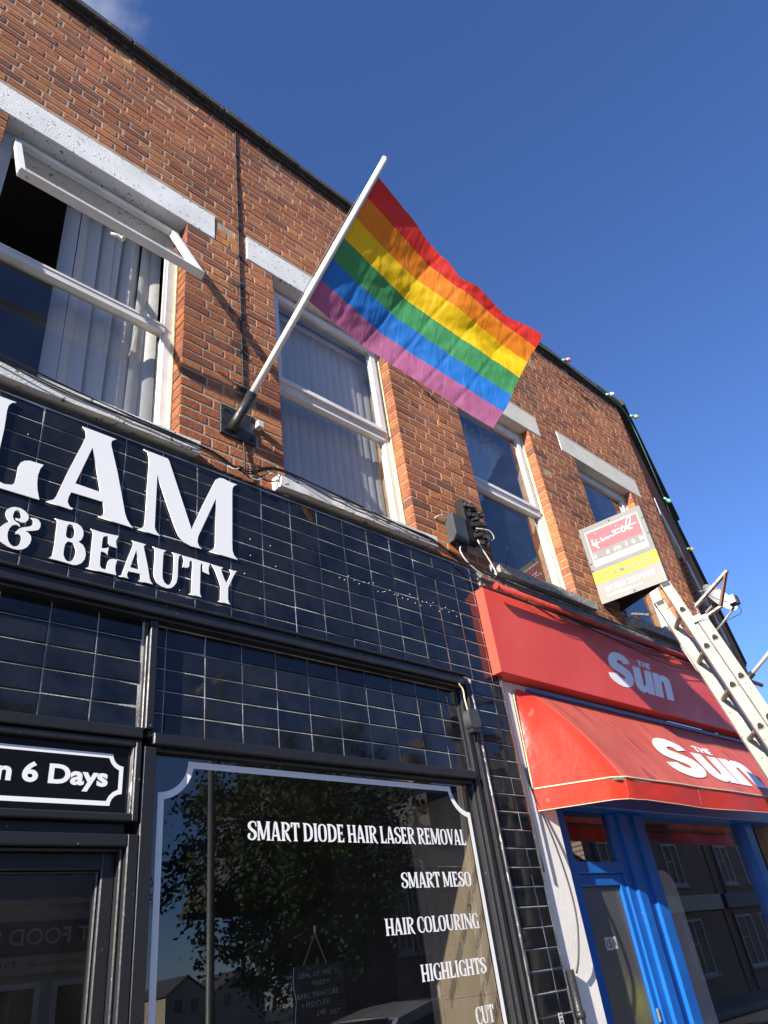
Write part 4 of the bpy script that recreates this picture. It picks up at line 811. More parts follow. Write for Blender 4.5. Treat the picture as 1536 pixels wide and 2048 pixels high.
# awning
aw = empty('awning', (5.9, -.2, 2.4)); tag(aw, 'red wedge awning with a curved hip end, cream piping and THE Sun lettering', 'awning')
ZA, ZBm, YA, YW = 3.118, 2.472, -.435, -.034
XL, XF, XR = 3.965, 4.335, 8.3
path = []            # bottom frame path, wall to front corner to far right
for i in range(17): t = i/16; path.append((lerp(XL, XF-.05, t), lerp(YW, YA+.045, t), 0.0))
for k in range(1, 6): t = RAD(18*k); path.append((XF-.05+.11*math.sin(t)*1.0, YA+.045-.045*math.sin(t)*1.0+0.0, 0))
n1 = len(path)
for i in range(1, 41): path.append((lerp(XF+.06, XR, i/40), YA+.004*math.sin(i*.7), 0.0))
def topx(i):
    x = path[i][0]
    if i < n1: t = i/(n1-1); return 4.000+.18*t**1.5
    return max(4.18, x)
can = MB(); nv = 12; gridv = []
for i, (x, y, _) in enumerate(path):
    col_ = []
    for j in range(nv+1):
        t = j/nv; xt = topx(i); bulge = math.sin(math.pi*t)
        hip = math.exp(-((i-n1+2)/4.5)**2)
        px = lerp(xt, x, t); py = lerp(YW-.012, y, t); pz = lerp(ZA-(.03 if i < 3 else 0), ZBm, t)
        px -= .03*bulge*(1 if i < n1 else 0)*math.sin(math.pi*min(1, i/n1)); py -= .040*hip*bulge
        pz += -.004*bulge*(1-hip)+.014*hip*bulge
        if i > n1: py += .002*math.sin(x*5+t*2)*bulge
        col_.append((px, py, pz))
    gridv.append(col_)
for i in range(len(path)-1):
    for j in range(nv): can.quad(gridv[i][j], gridv[i][j+1], gridv[i+1][j+1], gridv[i+1][j], 1 if i >= n1-3 else 0)
o_ = can.build('canopy', [M['canvas'], M['canvas_faded']], aw, smooth=True)
bm = bmesh.new(); bm.from_mesh(o_.data); bmesh.ops.remove_doubles(bm, verts=bm.verts, dist=.0008); bmesh.ops.recalc_face_normals(bm, faces=bm.faces); bm.to_mesh(o_.data); bm.free()
va = MB(); vn = 5; vg = []
acc = 0
for i, (x, y, _) in enumerate(path):
    if i: acc += math.hypot(x-path[i-1][0], y-path[i-1][1])
    wob = .003*math.sin(acc*5.1)+.0012*math.sin(acc*13); sag = .010*math.sin(acc*2.2+1)*(1 if i > n1 else 0)
    vg.append([(x+wob*(j/vn)*.3, y-.004+wob*(j/vn)+.012*(j/vn), lerp(ZBm-.004, ZBm-.128+sag, j/vn)) for j in range(vn+1)])
for i in range(len(path)-1):
    for j in range(vn): va.quad(vg[i][j], vg[i][j+1], vg[i+1][j+1], vg[i+1][j], 0)
o_ = va.build('valance', M['canvas'], aw, smooth=True)
bm = bmesh.new(); bm.from_mesh(o_.data); bmesh.ops.remove_doubles(bm, verts=bm.verts, dist=.0005); bmesh.ops.recalc_face_normals(bm, faces=bm.faces); bm.to_mesh(o_.data); bm.free()
mb = MB(); mb.tube([(v[0][0], v[0][1]-.004, v[0][2]+.004) for v in vg], .0055, 6); mb.build('piping', M['piping'], aw, smooth=True)
mb = MB(); mb.tube([(v[vn][0], v[vn][1], v[vn][2]) for v in vg], .0028, 5); mb.build('hem', M['piping'], aw, smooth=True)
for i_ in (n1-2, n1+9, n1+22):
    mb = MB(); mb.tube([(v[0], v[1]-.0015, v[2]) for v in vg[i_]], .0022, 5); mb.build('seam', M['red_tube'], aw, smooth=True)
mb = MB(); mb.tube(spline([(4.10, -.03, 3.125), (4.03, -.030, 3.118), (3.992, -.030, 3.085), (3.984, -.030, 3.0), (3.976, -.030, 2.75), (3.962, -.034, 2.475)]), .009, 7); mb.build('piping', M['piping'], aw, smooth=True)
mb = MB(); mb.cbox(4.15, 8.3, -.062, -.021, 3.121, 3.143, .003); mb.build('rail', M['blue_paint'], aw)
AN = Vector((0, ZBm-ZA, -(YA-YW))).normalized(); AN = AN if AN.y < 0 else -AN
def awmap(x, s, h):       # a point on the front slope, s from rail (0) to hem (1), h above the cloth
    fi = n1-1+(x-(XF+.06))/(XR-XF-.06)*40; i = max(n1, min(len(path)-2, int(fi))); fj = s*nv; j = max(0, min(nv-1, int(fj))); a, b = fi-i, fj-j
    g_ = lambda p, q: Vector(gridv[p][q])
    return g_(i, j)*(1-a)*(1-b)+g_(i+1, j)*a*(1-b)+g_(i, j+1)*(1-a)*b+g_(i+1, j+1)*a*b+AN*h
for k_, lp in SUNL.items():
    loops = []
    for q in lp:
        d = []
        for i in range(len(q)):
            a, b = q[i], q[(i+1) % len(q)]; m = max(1, int(math.hypot(b[0]-a[0], b[1]-a[1])/.03))
            for r in range(m): d.append((lerp(a[0], b[0], r/m), lerp(a[1], b[1], r/m)))
        loops.append(d)
    me = curve_mesh(loops, .0006)
    remap(me, lambda a, b, c: awmap(5.275+(a-5.2193)*1.52, .300+(3.6287-b)*1.40/.757, .006+c)); link('letter', me, M['sun_white'], aw)
# slip of the frame arm under the canvas
mb = MB(); mb.tube([(4.0, -.03, 2.46), (4.33, YA+.01, 2.46), (8.2, YA+.012, 2.46)], .011, 8); mb.build('frame_bar', M['steel'], aw, smooth=True)

# ============================================================ FLAGPOLE AND FLAG
PB = Vector((1.824, -.03, 4.385)); PT = Vector((2.139, -1.263, 5.841)); PD = (PT-PB).normalized()
fp = empty('flagpole', (1.86, 0, 4.42)); tag(fp, 'slanting white flagpole in a black wall socket beside the salon sign', 'flagpole')
mb = MB(); mb.cbox(1.744, 1.985, -.016, -.003, 4.315, 4.538, .003); mb.build('wall_plate', M['black_metal'], fp)
for x, z in ((1.772, 4.505), (1.955, 4.505), (1.772, 4.350), (1.955, 4.350)):
    mb = MB(); mb.tube([(x, -.016, z), (x, -.027, z)], .011, 6); mb.build('bolt', M['black_metal'], fp)
mb = MB(); mb.tube([PB+PD*-.03, PB+PD*.05, PB+PD*.225], [.034, .031, .031], 18); mb.build('socket', M['black_metal'], fp, smooth=True)
mb = MB(); mb.tube([PB+PD*.20, PB+PD*1.0, PT], [.021, .021, .020], 18); mb.build('pole', M['pole_white'], fp, smooth=True)
mb = MB(); mb.tube([PT-PD*.002, PT+PD*.004], .0215, 18); mb.build('end_cap', M['upvc'], fp)
mb = MB(); q0 = PB+PD*1.60+Vector((-.028, 0, .01)); mb.tube(spline([PB+PD*1.63+Vector((-.024, 0, .012)), q0, PB+PD*1.2+Vector((-.03, .01, .012)), PB+PD*.80+Vector((-.026, .01, .008))]), .0022, 5); mb.build('halyard', M['cable'], fp)
mb = MB(); mb.box(1.985, 2.022, -.05, -.004, 4.455, 4.50); mb.build('tag', M['sticker'], fp)

fl = empty('rainbow_flag', (2.6, -1.1, 4.7)); tag(fl, 'six stripe rainbow flag flying from the slanting white flagpole', 'flag')
TL = Vector((2.120, -1.187, 5.751)); BL = Vector((1.969, -.599, 5.056)); TR = Vector((3.419, -1.32, 5.078)); BR = Vector((3.135, -.924, 4.367))
Nu, Nv = 120, 72
def sst(a, b, x): t = max(0, min(1, (x-a)/(b-a))); return t*t*(3-2*t)
FN = (TR-TL).cross(BL-TL).normalized(); FN = FN if FN.z > 0 else -FN
def hash2(i, j): return (math.sin(i*127.1+j*311.7)*43758.5453) % 1
def vn2(x, y):
    i, j = math.floor(x), math.floor(y); a, b = x-i, y-j; a = a*a*(3-2*a); b = b*b*(3-2*b)
    return lerp(lerp(hash2(i, j), hash2(i+1, j), a), lerp(hash2(i, j+1), hash2(i+1, j+1), a), b)
SL_D, SL_L = .48, -.14          # cloth rising away from the sun / facing it
def slope(u, v):
    u0 = .36+.05*math.sin(v*3.0)-.03*v                  # hoist part ends here
    left = 1-sst(u0-.015, u0+.02, u)
    vb = .50-.16*sst(.55, 1.0, u)+.05*math.sin(u*17)+.03*math.sin(u*41)          # upper fly part turns away again
    upr = sst(.56, .64, u)*(1-sst(vb-.03, vb+.04, v))
    return lerp(SL_L, SL_D, max(left, upr*.9))
H = []
for j in range(Nv+1):
    v = j/Nv; h = 0; col_ = [0]
    for i in range(1, Nu+1): h += slope((i-.5)/Nu, v)*1.45/Nu; col_.append(h)
    e = col_[-1]; H.append([x-e*(i/Nu)**2.2 for i, x in enumerate(col_)])
def fpt(i, j):
    u, v = i/Nu, j/Nv
    p = (TL*(1-v)+BL*v)*(1-u)+(TR*(1-v)+BR*v)*u
    h = H[j][i]*.56
    fr = min(1, u*6)
    h += fr*(.006*math.sin(v*19+u*9)+.010*(vn2(u*9, v*6)-.5)+.007*(vn2(u*23+v*9, v*11)-.5)+.003*(vn2(u*60, v*30)-.5))
    h += fr*.005*math.exp(-((u-.17)/.012)**2)
    for c in (.42, .58, .74, .9): h += .006*math.exp(-((u+.10*v-c)/.007)**2)
    h += fr*.004*(abs(((u*7+v*3+vn2(u*4, v*4)) % 1)-.5)-.25)
    top = math.exp(-(v/.13)**2)*sst(.22, .45, u)*(1-.6*sst(.75, 1, u))
    p = p+FN*h+(BL-TL)*(.095*top*(.55+.9*vn2(u*11, 3)))
    p += (TR-TL).normalized()*(.006*math.sin(v*9+1)*u)
    return p
P_ = [[fpt(i, j) for j in range(Nv+1)] for i in range(Nu+1)]
for s_, nm_ in enumerate(('red', 'orange', 'yellow', 'green', 'blue', 'violet')):
    mb = MB(); idx = {}
    for i in range(Nu):
        for j in range(s_*12, s_*12+12):
            f_ = []
            for a, b in ((i, j), (i+1, j), (i+1, j+1), (i, j+1)):
                if (a, b) not in idx: idx[(a, b)] = len(mb.v); mb.v.append(tuple(P_[a][b]))
                f_.append(idx[(a, b)])
            mb.f.append(f_); mb.m.append(0)
    o_ = mb.build('stripe', M['flag_'+nm_], fl, smooth=True, fix=False); o_['label'] = nm_+' flag stripe'

# ============================================================ ESTATE AGENT BOARD
eb = empty('letting_board', (5.85, -.05, 4.19)); tag(eb, 'V shaped grey letting board with LET & MANAGED on a yellow band', 'sign board')
QA, QB, QO = Vector((5.692, -.012, 0)), Vector((6.014, -.012, 0)), Vector((5.822, -.612, 0)); Z0, Z1 = 4.180, 4.968
def board(name, a, b, mats, th=.006):
    d = (b-a).normalized(); n = Vector((d.y, -d.x, 0)); n = n if n.x < 0 else -n
    return d, n, (b-a).length
dA, nA, lA = board('a', QA, QO, None)
def TB(u, v, h): p = QA+dA*(u*lA)+nA*h; return Vector((p.x, p.y, lerp(Z1, Z0, v)))
mb = MB(); mb.box(0, 1, -.006, 0, 0, 1, T=lambda x, y, z: TB(x, z, y)); pa = mb.build('panel', M['board_grey'], eb)
mb = MB(); dB = (QO-QB).normalized(); nB = Vector((dB.y, -dB.x, 0)); nB = nB if nB.x > 0 else -nB
lB = (QO-QB).length
mb.box(0, 1, -.006, 0, 0, 1, T=lambda x, y, z: ((QB+dB*(x*lB)+nB*y).x, (QB+dB*(x*lB)+nB*y).y, lerp(Z1, Z0, z))); mb.build('panel', M['board_back'], eb)
for z in (4.24, 4.90):
    mb = MB(); mb.box(5.70, 6.0, -.035, -.004, z-.02, z+.02); mb.build('wall_batten', M['weathered'], eb)
def bq(name, u0, u1, v0, v1, h, mat):
    mb = MB(); mb.quad(TB(u0, v1, h), TB(u1, v1, h), TB(u1, v0, h), TB(u0, v0, h)); return mb.build(name, mat, pa, fix=False)
bq('print_border', .074, .912, .070, .536, .0006, M['board_white']); bq('print_grey', .088, .898, .085, .462, .0010, M['board_grey']); bq('print_red', .092, .894, .090, .350, .0014, M['board_red'])
bq('print_yellow', 0.001, .999, .598, .752, .0006, M['board_yellow']); bq('glare_strip', 0.001, .999, .757, .999, .0006, M['board_glare']); bq('print_rule', 0.001, .999, .752, .757, .0007, M['ink'])
def bt(txt, u0, u1, v0, v1, mat, h=.002, bold=0.0, space=1.0): fit_text('lettering', txt, lambda u, v, z: TB(u, v, h+z*.1), mat, pa, bold, space, .001, u0, u1, v1, v0)
bt('smith', .30, .885, .372, .432, M['board_white'], .002, .02, 1.9); bt('s', .107, .145, .392, .432, M['board_white'], .002, .02); bt('j', .20, .222, .372, .445, M['board_red'], .002, .02)
bt('estate agents', .105, .888, .480, .528, M['ink'], .002, 0, 1.45)
bt('LET', .090, .252, .650, .708, M['ink'], .002, .02, 1.05); bt('&', .300, .362, .650, .708, M['ink'], .002, .02); bt('MANAGED', .400, .892, .650, .708, M['ink'], .002, .02, 1.05); bt('.', .035, .045, .675, .685, M['ink']); bt('.', .955, .965, .675, .685, M['ink'])
bt('01784', .115, .420, .812, .878, M['board_white'], .002, .03); bt('257996', .465, .865, .812, .878, M['board_white'], .002, .03); bt('sjsmithestates.co.uk', .11, .66, .905, .948, M['board_white'], .002, 0)
mb = MB(); k = 0
for stv in SIG:
    for q in ribbon(sp2(stv, 4) if len(stv) > 2 else stv, .0125):
        k += 1; mb.poly([TB(u, v, .0022+.00005*(k % 9)) for u, v in [(a, b) for a, b in q]])
tag(mb.build('signature', M['board_white'], pa, fix=False), kind='stuff')
for u, v in ((.488, .026), (.965, .165), (.027, .481), (.508, .974), (.02, .571), (.962, .366)):
    mb = MB(); a = TB(u, v, 0); b = TB(u, v, .009); mb.tube([a, b], .0085, 8); mb.build('screw', M['black_metal'], pa)

# ============================================================ LADDER
ld = empty('extension_ladder', (5.09, -1.69, GZ)); tag(ld, 'dusty aluminium extension ladder standing in front of the red awning', 'ladder')
LV = Vector((.12691, -.17533, -.97629)); LP = Vector((4.64170, -1.06397, 3.41415)); LD = Vector((.809, .587, 0)).normalized(); LO = LV.cross(LD).normalized()
if LO.x < 0: LO = -LO
def TLd(s, w, o, base=LP): return tuple(base+LV*s+LD*w+LO*o)        # s down the ladder, w across, o outwards
def rail(name, w0, w1, o0, o1, s0, s1):
    mb = MB(); mb.box(w0, w1, o0, o1, s0, s1, T=lambda a, b, c: TLd(c, a, b))
    # raised flange lips on both edges
    mb.box(w0-.003, w0, o0, o0+.006, s0, s1, T=lambda a, b, c: TLd(c, a, b)); mb.box(w0-.003, w0, o1-.006, o1, s0, s1, T=lambda a, b, c: TLd(c, a, b))
    return mb.build(name, M['alu'], ld)
SB = 3.58
for (o0, o1, s0, wid, w_off, nm_) in ((-.034, .034, -.215, .33, 0, 0), (.041, .109, .105, .36, -.006, 1)):
    rail('rail', w_off, w_off+.026, o0, o1, s0, SB); rail('rail', w_off+wid-.026, w_off+wid, o0, o1, s0, SB)
    k = 0 if nm_ == 0 else 1; om = (o0+o1)/2; sh = 0 if nm_ == 0 else -.028
    while k*.28+sh < SB-.1:
        s = k*.28+sh
        mb = MB(); mb.tube([TLd(s, w_off+.02, om), TLd(s, w_off+wid-.02, om)], .0165, 8); rg = mb.build('rung', M['alu_dark'], ld, smooth=True)
        mb = MB(); tri = [(RAD(a), r) for a, r in ((90, .0205), (50, .0185), (-5, .019), (-30, .0215), (-60, .0185), (-120, .0185), (-150, .0215), (-175, .019), (130, .0185))]
        mb.poly([TLd(s-math.sin(a)*r, w_off-.0012, om+math.cos(a)*r) for a, r in tri]); mb.build('rung_end', M['hole'], rg, fix=False)
        mb = MB(); ring = [(s-math.sin(a)*r*1.12, om+math.cos(a)*r*1.12) for a, r in tri]; mb.tube([TLd(a, w_off-.001, b) for a, b in ring+ring[:1]], .0025, 5, False); mb.build('rung_collar', M['alu'], rg, smooth=True)
        k += 1
for w_ in (.013, .317):
    mb = MB(); mb.box(w_-.0135, w_+.0135, -.036, .036, -.224, -.190, T=lambda a, b, c: TLd(c, a, b)); mb.build('end_cap', M['grey_box'], ld)
mb = MB(); mb.box(-.020, .01, .012, .075, .075, .115, T=lambda a, b, c: TLd(c, a, b)); mb.box(-.012, .006, .044, .112, .088, .122, T=lambda a, b, c: TLd(c, a, b)); mb.build('guide_bracket', M['sticker'], ld)
mb = MB(); c_ = lambda s, w, o: TLd(s, w, o); mb.tube([c_(.13, .29, -.045), c_(.20, .25, -.06), c_(.33, .25, -.06), c_(.36, .29, -.045), c_(.27, .31, -.04), c_(.16, .31, -.045), c_(.13, .29, -.045)], .006, 6); mb.build('rung_lock', M['alu'], ld, smooth=True)
for w_ in (0.01, .34):
    mb = MB(); mb.box(w_-.02, w_+.03, .03, .115, SB-.02, SB+.03, T=lambda a, b, c: TLd(c, a, b)); mb.build('foot', M['tyre'], ld)

# ============================================================ BRACKETS ON THE BUILDING CORNER
br = empty('wall_bracket', (7.95, 0, 4.6)); tag(br, 'rusty white triangular steel bracket sticking out from the building corner', 'bracket')
def bar(name, a, b, w, mat, par):
    a, b = Vector(a), Vector(b); d = (b-a).normalized(); u = Vector((1, 0, 0)); n = d.cross(u).normalized(); mb = MB()
    mb.box(-w/2, w/2, -w*.22, w*.22, 0, (b-a).length, T=lambda x, y, z: tuple(a+u*x+n*y+d*z)); return mb.build(name, mat, par)
bar('strut', (7.95, .03, 4.70), (7.95, -.47, 4.945), .055, M['rust_white'], br); bar('drop_bar', (7.95, -.462, 4.96), (7.95, -.25, 4.60), .05, M['rust'], br); bar('arm', (7.95, .03, 4.54), (7.95, -.26, 4.60), .05, M['rust_white'], br)
mb = MB(); mb.box(7.915, 7.985, -.004, .02, 4.47, 4.76); mb.build('back_plate', M['rust_white'], br)
fd = empty('floodlight', (7.95, -.1, 4.36)); tag(fd, 'small black floodlight on a thin arm at the building corner', 'floodlight')
mb = MB(); mb.tube([(7.95, -.02, 4.32), (7.95, -.2, 4.42), (7.95, -.38, 4.535)], .013, 8); mb.build('arm', M['steel'], fd, smooth=True)
mb = MB(); mb.box(7.90, 7.97, -.455, -.365, 4.545, 4.64); mb.build('housing', M['black_plastic'], fd)
mb = MB(); mb.box(7.86, 7.8995, -.44, -.38, 4.56, 4.625); mb.box(7.845, 7.86, -.45, -.37, 4.55, 4.635); mb.build('lamp_head', M['upvc'], fd)
mb = MB(); mb.tube(spline([(7.96, -.43, 4.545), (7.97, -.42, 4.46), (7.97, -.30, 4.44), (7.96, -.16, 4.42), (7.955, -.06, 4.35)]), .004, 6); mb.build('lead', M['cable'], fd, smooth=True)
f2 = empty('flagpole', (8.6, .1, 3.75)); tag(f2, 'second white pole in a black socket at the far right edge, partly behind the ladder', 'flagpole')
q = Vector((8.38, -.02, 3.86)); qd = Vector((-.05, -.86, .47)).normalized()
q = q-qd*.1
mb = MB(); mb.tube([q-qd*.02, q+qd*.26], .034, 14); mb.build('socket', M['black_metal'], f2, smooth=True)
mb = MB(); mb.tube([q+qd*.2, q+qd*1.7], .021, 14); mb.build('pole', M['pole_white'], f2, smooth=True)
mb = MB(); mb.box(8.27, 8.50, .08, .125, 3.66, 3.92); mb.build('wall_plate', M['black_metal'], f2)
mb = MB(); mb.ball((8.33, -.03, 3.93), .03, 10, 7); mb.build('insulator', M['upvc'], f2, smooth=True)

# ============================================================ SATELLITE DISH, JUNCTION BOX, ALARM, CABLES
sd = empty('satellite_dish', T2(1.2, -.05, 5.05)); tag(sd, 'small grey satellite dish on the shaded wall past the corner', 'satellite dish')
mb = MB(); cx = Vector(T2(1.15, -.20, 5.12)); ax = Vector((-.25, -.9, .35)).normalized(); bx = ax.orthogonal().normalized(); by_ = ax.cross(bx)
for i in range(5):
    for k in range(20):
        def dp_(i, k): r = .24*i/5; t = 2*math.pi*k/20; return tuple(cx+(bx*math.cos(t)+by_*math.sin(t))*r+ax*(r*r*1.3))
        mb.quad(dp_(i, k), dp_(i, k+1), dp_(i+1, k+1), dp_(i+1, k))
mb.build('dish', M['grey_wall'], sd, smooth=True, fix=False)
mb = MB(); mb.tube([T2(1.15, 0, 5.0), tuple(cx)], .018, 8); mb.tube([tuple(cx-by_*.24), tuple(cx+ax*.25)], .008, 6); mb.build('arm', M['steel'], sd)
jb = empty('cable_box', (3.82, -.02, 4.2)); tag(jb, 'dark grey box with black cable splitters on the pier above the red fascia', 'cable box')
mb = MB(); mb.cbox(3.662, 3.81, -.085, -.003, 4.185, 4.415, .006); mb.build('cabinet', M['grey_box'], jb)
mb = MB(); mb.cbox(3.825, 3.965, -.075, -.003, 4.24, 4.60, .008); mb.build('splitter', M['black_plastic'], jb)
for i in range(11):
    z = 4.56-.031*i; x = 3.855+.045*(i % 3)+.004*i
    mb = MB(); a = Vector((x, -.07, z)); b = a+Vector((.035+random.uniform(-.03, .03), -.055, -.012+random.uniform(-.03, .015))); mb.tube([a, lerp(a, b, .3), lerp(a, b, .35), lerp(a, b, .6), lerp(a, b, .65), b], [.025, .025, .018, .018, .023, .020], 8); mb.build('connector', M['black_plastic'], jb)
for i in range(5):
    mb = MB(); x = 3.69+.024*i; mb.tube([(x, -.05, 4.185), (x+.004, -.055, 4.15), (x, -.05, 4.12)], .009, 6); mb.build('gland', M['black_plastic'], jb)
def lead(name, label, pts, r, mat, cat='cable', grp=None, n=6):
    mb = MB(); mb.tube(spline(pts, n), r, 6); return tag(mb.build(name, mat, smooth=True), label, cat, grp)
lead('white_lead', 'looped white lead hanging below the dark cable box', [(3.70, -.07, 4.13), (3.66, -.09, 4.07), (3.70, -.10, 3.99), (3.80, -.11, 3.93), (3.92, -.12, 3.91), (3.99, -.12, 3.96), (3.97, -.11, 4.06), (3.92, -.10, 4.16), (3.90, -.09, 4.24)], .0055, M['cable_white'])
lead('white_lead', 'short white lead arching out of the cable splitters', [(3.90, -.10, 4.34), (3.99, -.15, 4.32), (4.03, -.15, 4.27), (4.0, -.14, 4.24)], .004, M['cable_white'])
lead('thin_lead', 'thin black lead bowed across the lower glass right of the cable box', [(3.96, -.08, 4.36), (4.10, -.14, 4.34), (4.19, -.14, 4.24), (4.16, -.12, 4.10), (4.10, -.10, 4.0)], .003, M['cable'])
lead('white_lead', 'stub of white lead poking from the broken brick pier', [(3.55, -.004, 4.36), (3.58, -.02, 4.385), (3.63, -.03, 4.40)], .0045, M['cable_white'])
pc_ = lead('pier_cable', 'black cable clipped down the brick pier between the first two windows', [(1.891, -.07, 7.80), (1.893, -.012, 7.66), (1.899, -.010, 6.6), (1.901, -.010, 6.09), (1.904, -.010, 5.4), (1.908, -.010, 5.08), (1.912, -.010, 4.66)], .006, M['cable'])
for i in range(9):
    z = 7.3-.32*i; mb = MB(); mb.box(1.888+.001*i, 1.918+.001*i, -.018, -.001, z-.012, z+.010); mb.build('clip', M['black_plastic'], pc_)
for r_, (d1, d2, d3, nm_) in enumerate(((0, 0, 0, 'upper black cable draped along both white sills'), (-.02, -.035, .01, 'middle black cable sagging across the face of the white sills'), (-.04, -.055, .02, 'lowest black cable sagging below the white sills'))):
    y = -.094-.008*r_
    lead('sill_cable', nm_, [(-.6, y, 4.20+d1), (.20, y, 4.165+d1), (.544, y, 4.147+d2), (.841, y, 4.112+d2), (1.169, y, 4.092+d2*.7), (1.564, y, 4.080+d1), (1.72, y+.03, 4.086+d1), (1.90, y+.05, 4.06+d3), (2.09, y, 4.128), (2.623, y, 4.118+d2*.5), (3.052, y, 4.082+d2*.4), (3.387, y, 4.074+d1), (3.666, y+.01, 3.97+d3), (3.86, y-.03, 3.93+d1*.5)], .0048-.0007*r_, M['cable'])
for r_ in range(3):
    d = -.03*r_; y = -.125-.014*r_
    lead('ledge_cable', ('highest', 'middle', 'lowest')[r_]+' black cable sagging along the grey ledge over the red fascia', [(3.86, y, 3.95+d), (4.3, y, 3.915+d), (4.9, y-.02, 3.84+d*1.5), (5.4, y-.05, 3.80+d*1.8), (5.9, y-.03, 3.82+d*1.6), (6.6, y, 3.85+d), (7.4, y, 3.86+d), (8.3, y, 3.87+d)], .005, M['cable'])
lead('fascia_cable', 'slack black cable looping down over the red fascia face', [(4.35, -.15, 3.84), (4.7, -.17, 3.765), (5.1, -.18, 3.72), (5.6, -.18, 3.69), (6.1, -.17, 3.70), (6.5, -.16, 3.78)], .004, M['cable'])
lead('fascia_cable', 'second slack black cable hanging lower across the red fascia letters', [(4.6, -.14, 3.83), (5.0, -.16, 3.76), (5.5, -.17, 3.70), (6.0, -.17, 3.655), (6.5, -.165, 3.66), (7.0, -.16, 3.72), (7.4, -.15, 3.79)], .0035, M['cable'])
lead('fascia_cable', 'short slack cable drooping over the left end of the red fascia', [(4.15, -.14, 3.85), (4.35, -.16, 3.76), (4.6, -.17, 3.715), (4.95, -.165, 3.73), (5.2, -.15, 3.80)], .003, M['cable'])
lead('sill_lead', 'thin black lead crossing the second white sill at a slant', [(2.10, -.108, 4.125), (2.3, -.112, 4.09), (2.55, -.115, 4.05), (2.8, -.112, 4.045), (3.1, -.11, 4.07), (3.4, -.105, 4.06)], .0028, M['cable'])
lead('tangle_lead', 'black lead knotted round the pale one below the pole socket', [(1.70, -.075, 4.06), (1.78, -.085, 4.03), (1.83, -.095, 4.045), (1.88, -.085, 4.0), (1.95, -.09, 4.03), (2.0, -.095, 4.07), (1.96, -.09, 4.1), (1.9, -.085, 4.07), (1.99, -.09, 4.02), (2.08, -.095, 4.05)], .0042, M['cable'])
lead('tangle_lead', 'tangled pale lead where the sill cables meet below the pole socket', [(1.74, -.07, 4.04), (1.79, -.09, 4.015), (1.84, -.085, 4.06), (1.87, -.08, 4.02), (1.93, -.09, 4.0), (1.99, -.085, 4.05), (2.04, -.09, 4.09), (2.09, -.09, 4.08)], .004, M['cable_white'])
lead('socket_cable', 'short black cable dropping below the flagpole wall plate', [(1.90, -.012, 4.32), (1.90, -.02, 4.2), (1.892, -.03, 4.06)], .006, M['cable'])
lead('tile_edge_cable', 'thin black cable running down the joint between tiles and red fascia', [(3.86, -.07, 3.93), (3.848, -.066, 3.78), (3.851, -.062, 3.4), (3.842, -.066, 3.05), (3.852, -.06, 2.6), (3.85, -.062, 2.0)], .005, M['cable'])
lead('pilaster_cable', 'dark cable bowed down the white pilaster of the newsagent', [(3.93, -.03, 2.62), (3.96, -.032, 2.45), (4.02, -.055, 2.2), (4.045, -.075, 1.95), (4.03, -.085, 1.75), (3.98, -.075, 1.58), (3.945, -.06, 1.50)], .0055, M['cable'])
mb = MB(); mb.tube([(3.90, -.05, 1.52), (3.905, -.052, 1.2), (3.91, -.05, .2)], .022, 10); mb.tube([(3.903, -.052, 1.30), (3.904, -.052, 1.335)], .028, 10); tag(mb.build('downpipe', M['black_metal'], smooth=True), 'black conduit pipe at the foot of the white pilaster', 'pipe')
al = empty('alarm_box', (3.43, -.08, 2.8)); tag(al, 'dark rounded plastic box on the salon frame beside the tiles', 'alarm box')
me = curve_mesh([[(3.372, 2.845), (3.385, 2.875), (3.42, 2.888), (3.462, 2.880), (3.474, 2.82), (3.47, 2.782), (3.40, 2.765), (3.378, 2.80)]], .05); remap(me, lambda a, b, c: (a, -.092-c, b)); link('cover', me, M['grey_box'], al)
mb = MB(); mb.box(3.39, 3.465, -.115, -.066, 2.745, 2.766); mb.build('sounder', M['black_plastic'], al)
mb = MB(); mb.tube(spline([(3.415, -.08, 2.885), (3.40, -.085, 2.95), (3.40, -.085, 3.01), (3.37, -.085, 3.045)]), .005, 6); mb.build('lead', M['piping'], al, smooth=True)
st = empty('sticker_strip', (3.72, -.054, 1.2)); tag(st, 'small printed stickers stuck on the lower pilaster tiles', 'stickers')
for z0, z1, x0, x1 in ((1.245, 1.345, 3.71, 3.745), (1.09, 1.19, 3.715, 3.75), (1.10, 1.15, 3.62, 3.66)):
    mb = MB(); mb.box(x0, x1, -.0545, -.0535, z0, z1); mb.build('sticker', M['sticker'], st)
    mb = MB()
    for i in range(6): mb.box(x0+.006, x1-.008, -.0551, -.0547, lerp(z0, z1, (i+.2)/6), lerp(z0, z1, (i+.6)/6))
    mb.build('print', M['ink'], st)
# rod stub above the second pier whose shadow falls beside the flag
mb = MB(); mb.tube([(3.40, 0, 5.90), (3.40, -.13, 5.90)], .009, 6); mb.tube([(3.40, -.11, 5.90), (3.40, -.135, 5.90)], .02, 8); tag(mb.build('wall_hook', M['black_metal'], smooth=True), 'small iron hook in the brick pier, mostly hidden behind the flag', 'hook')

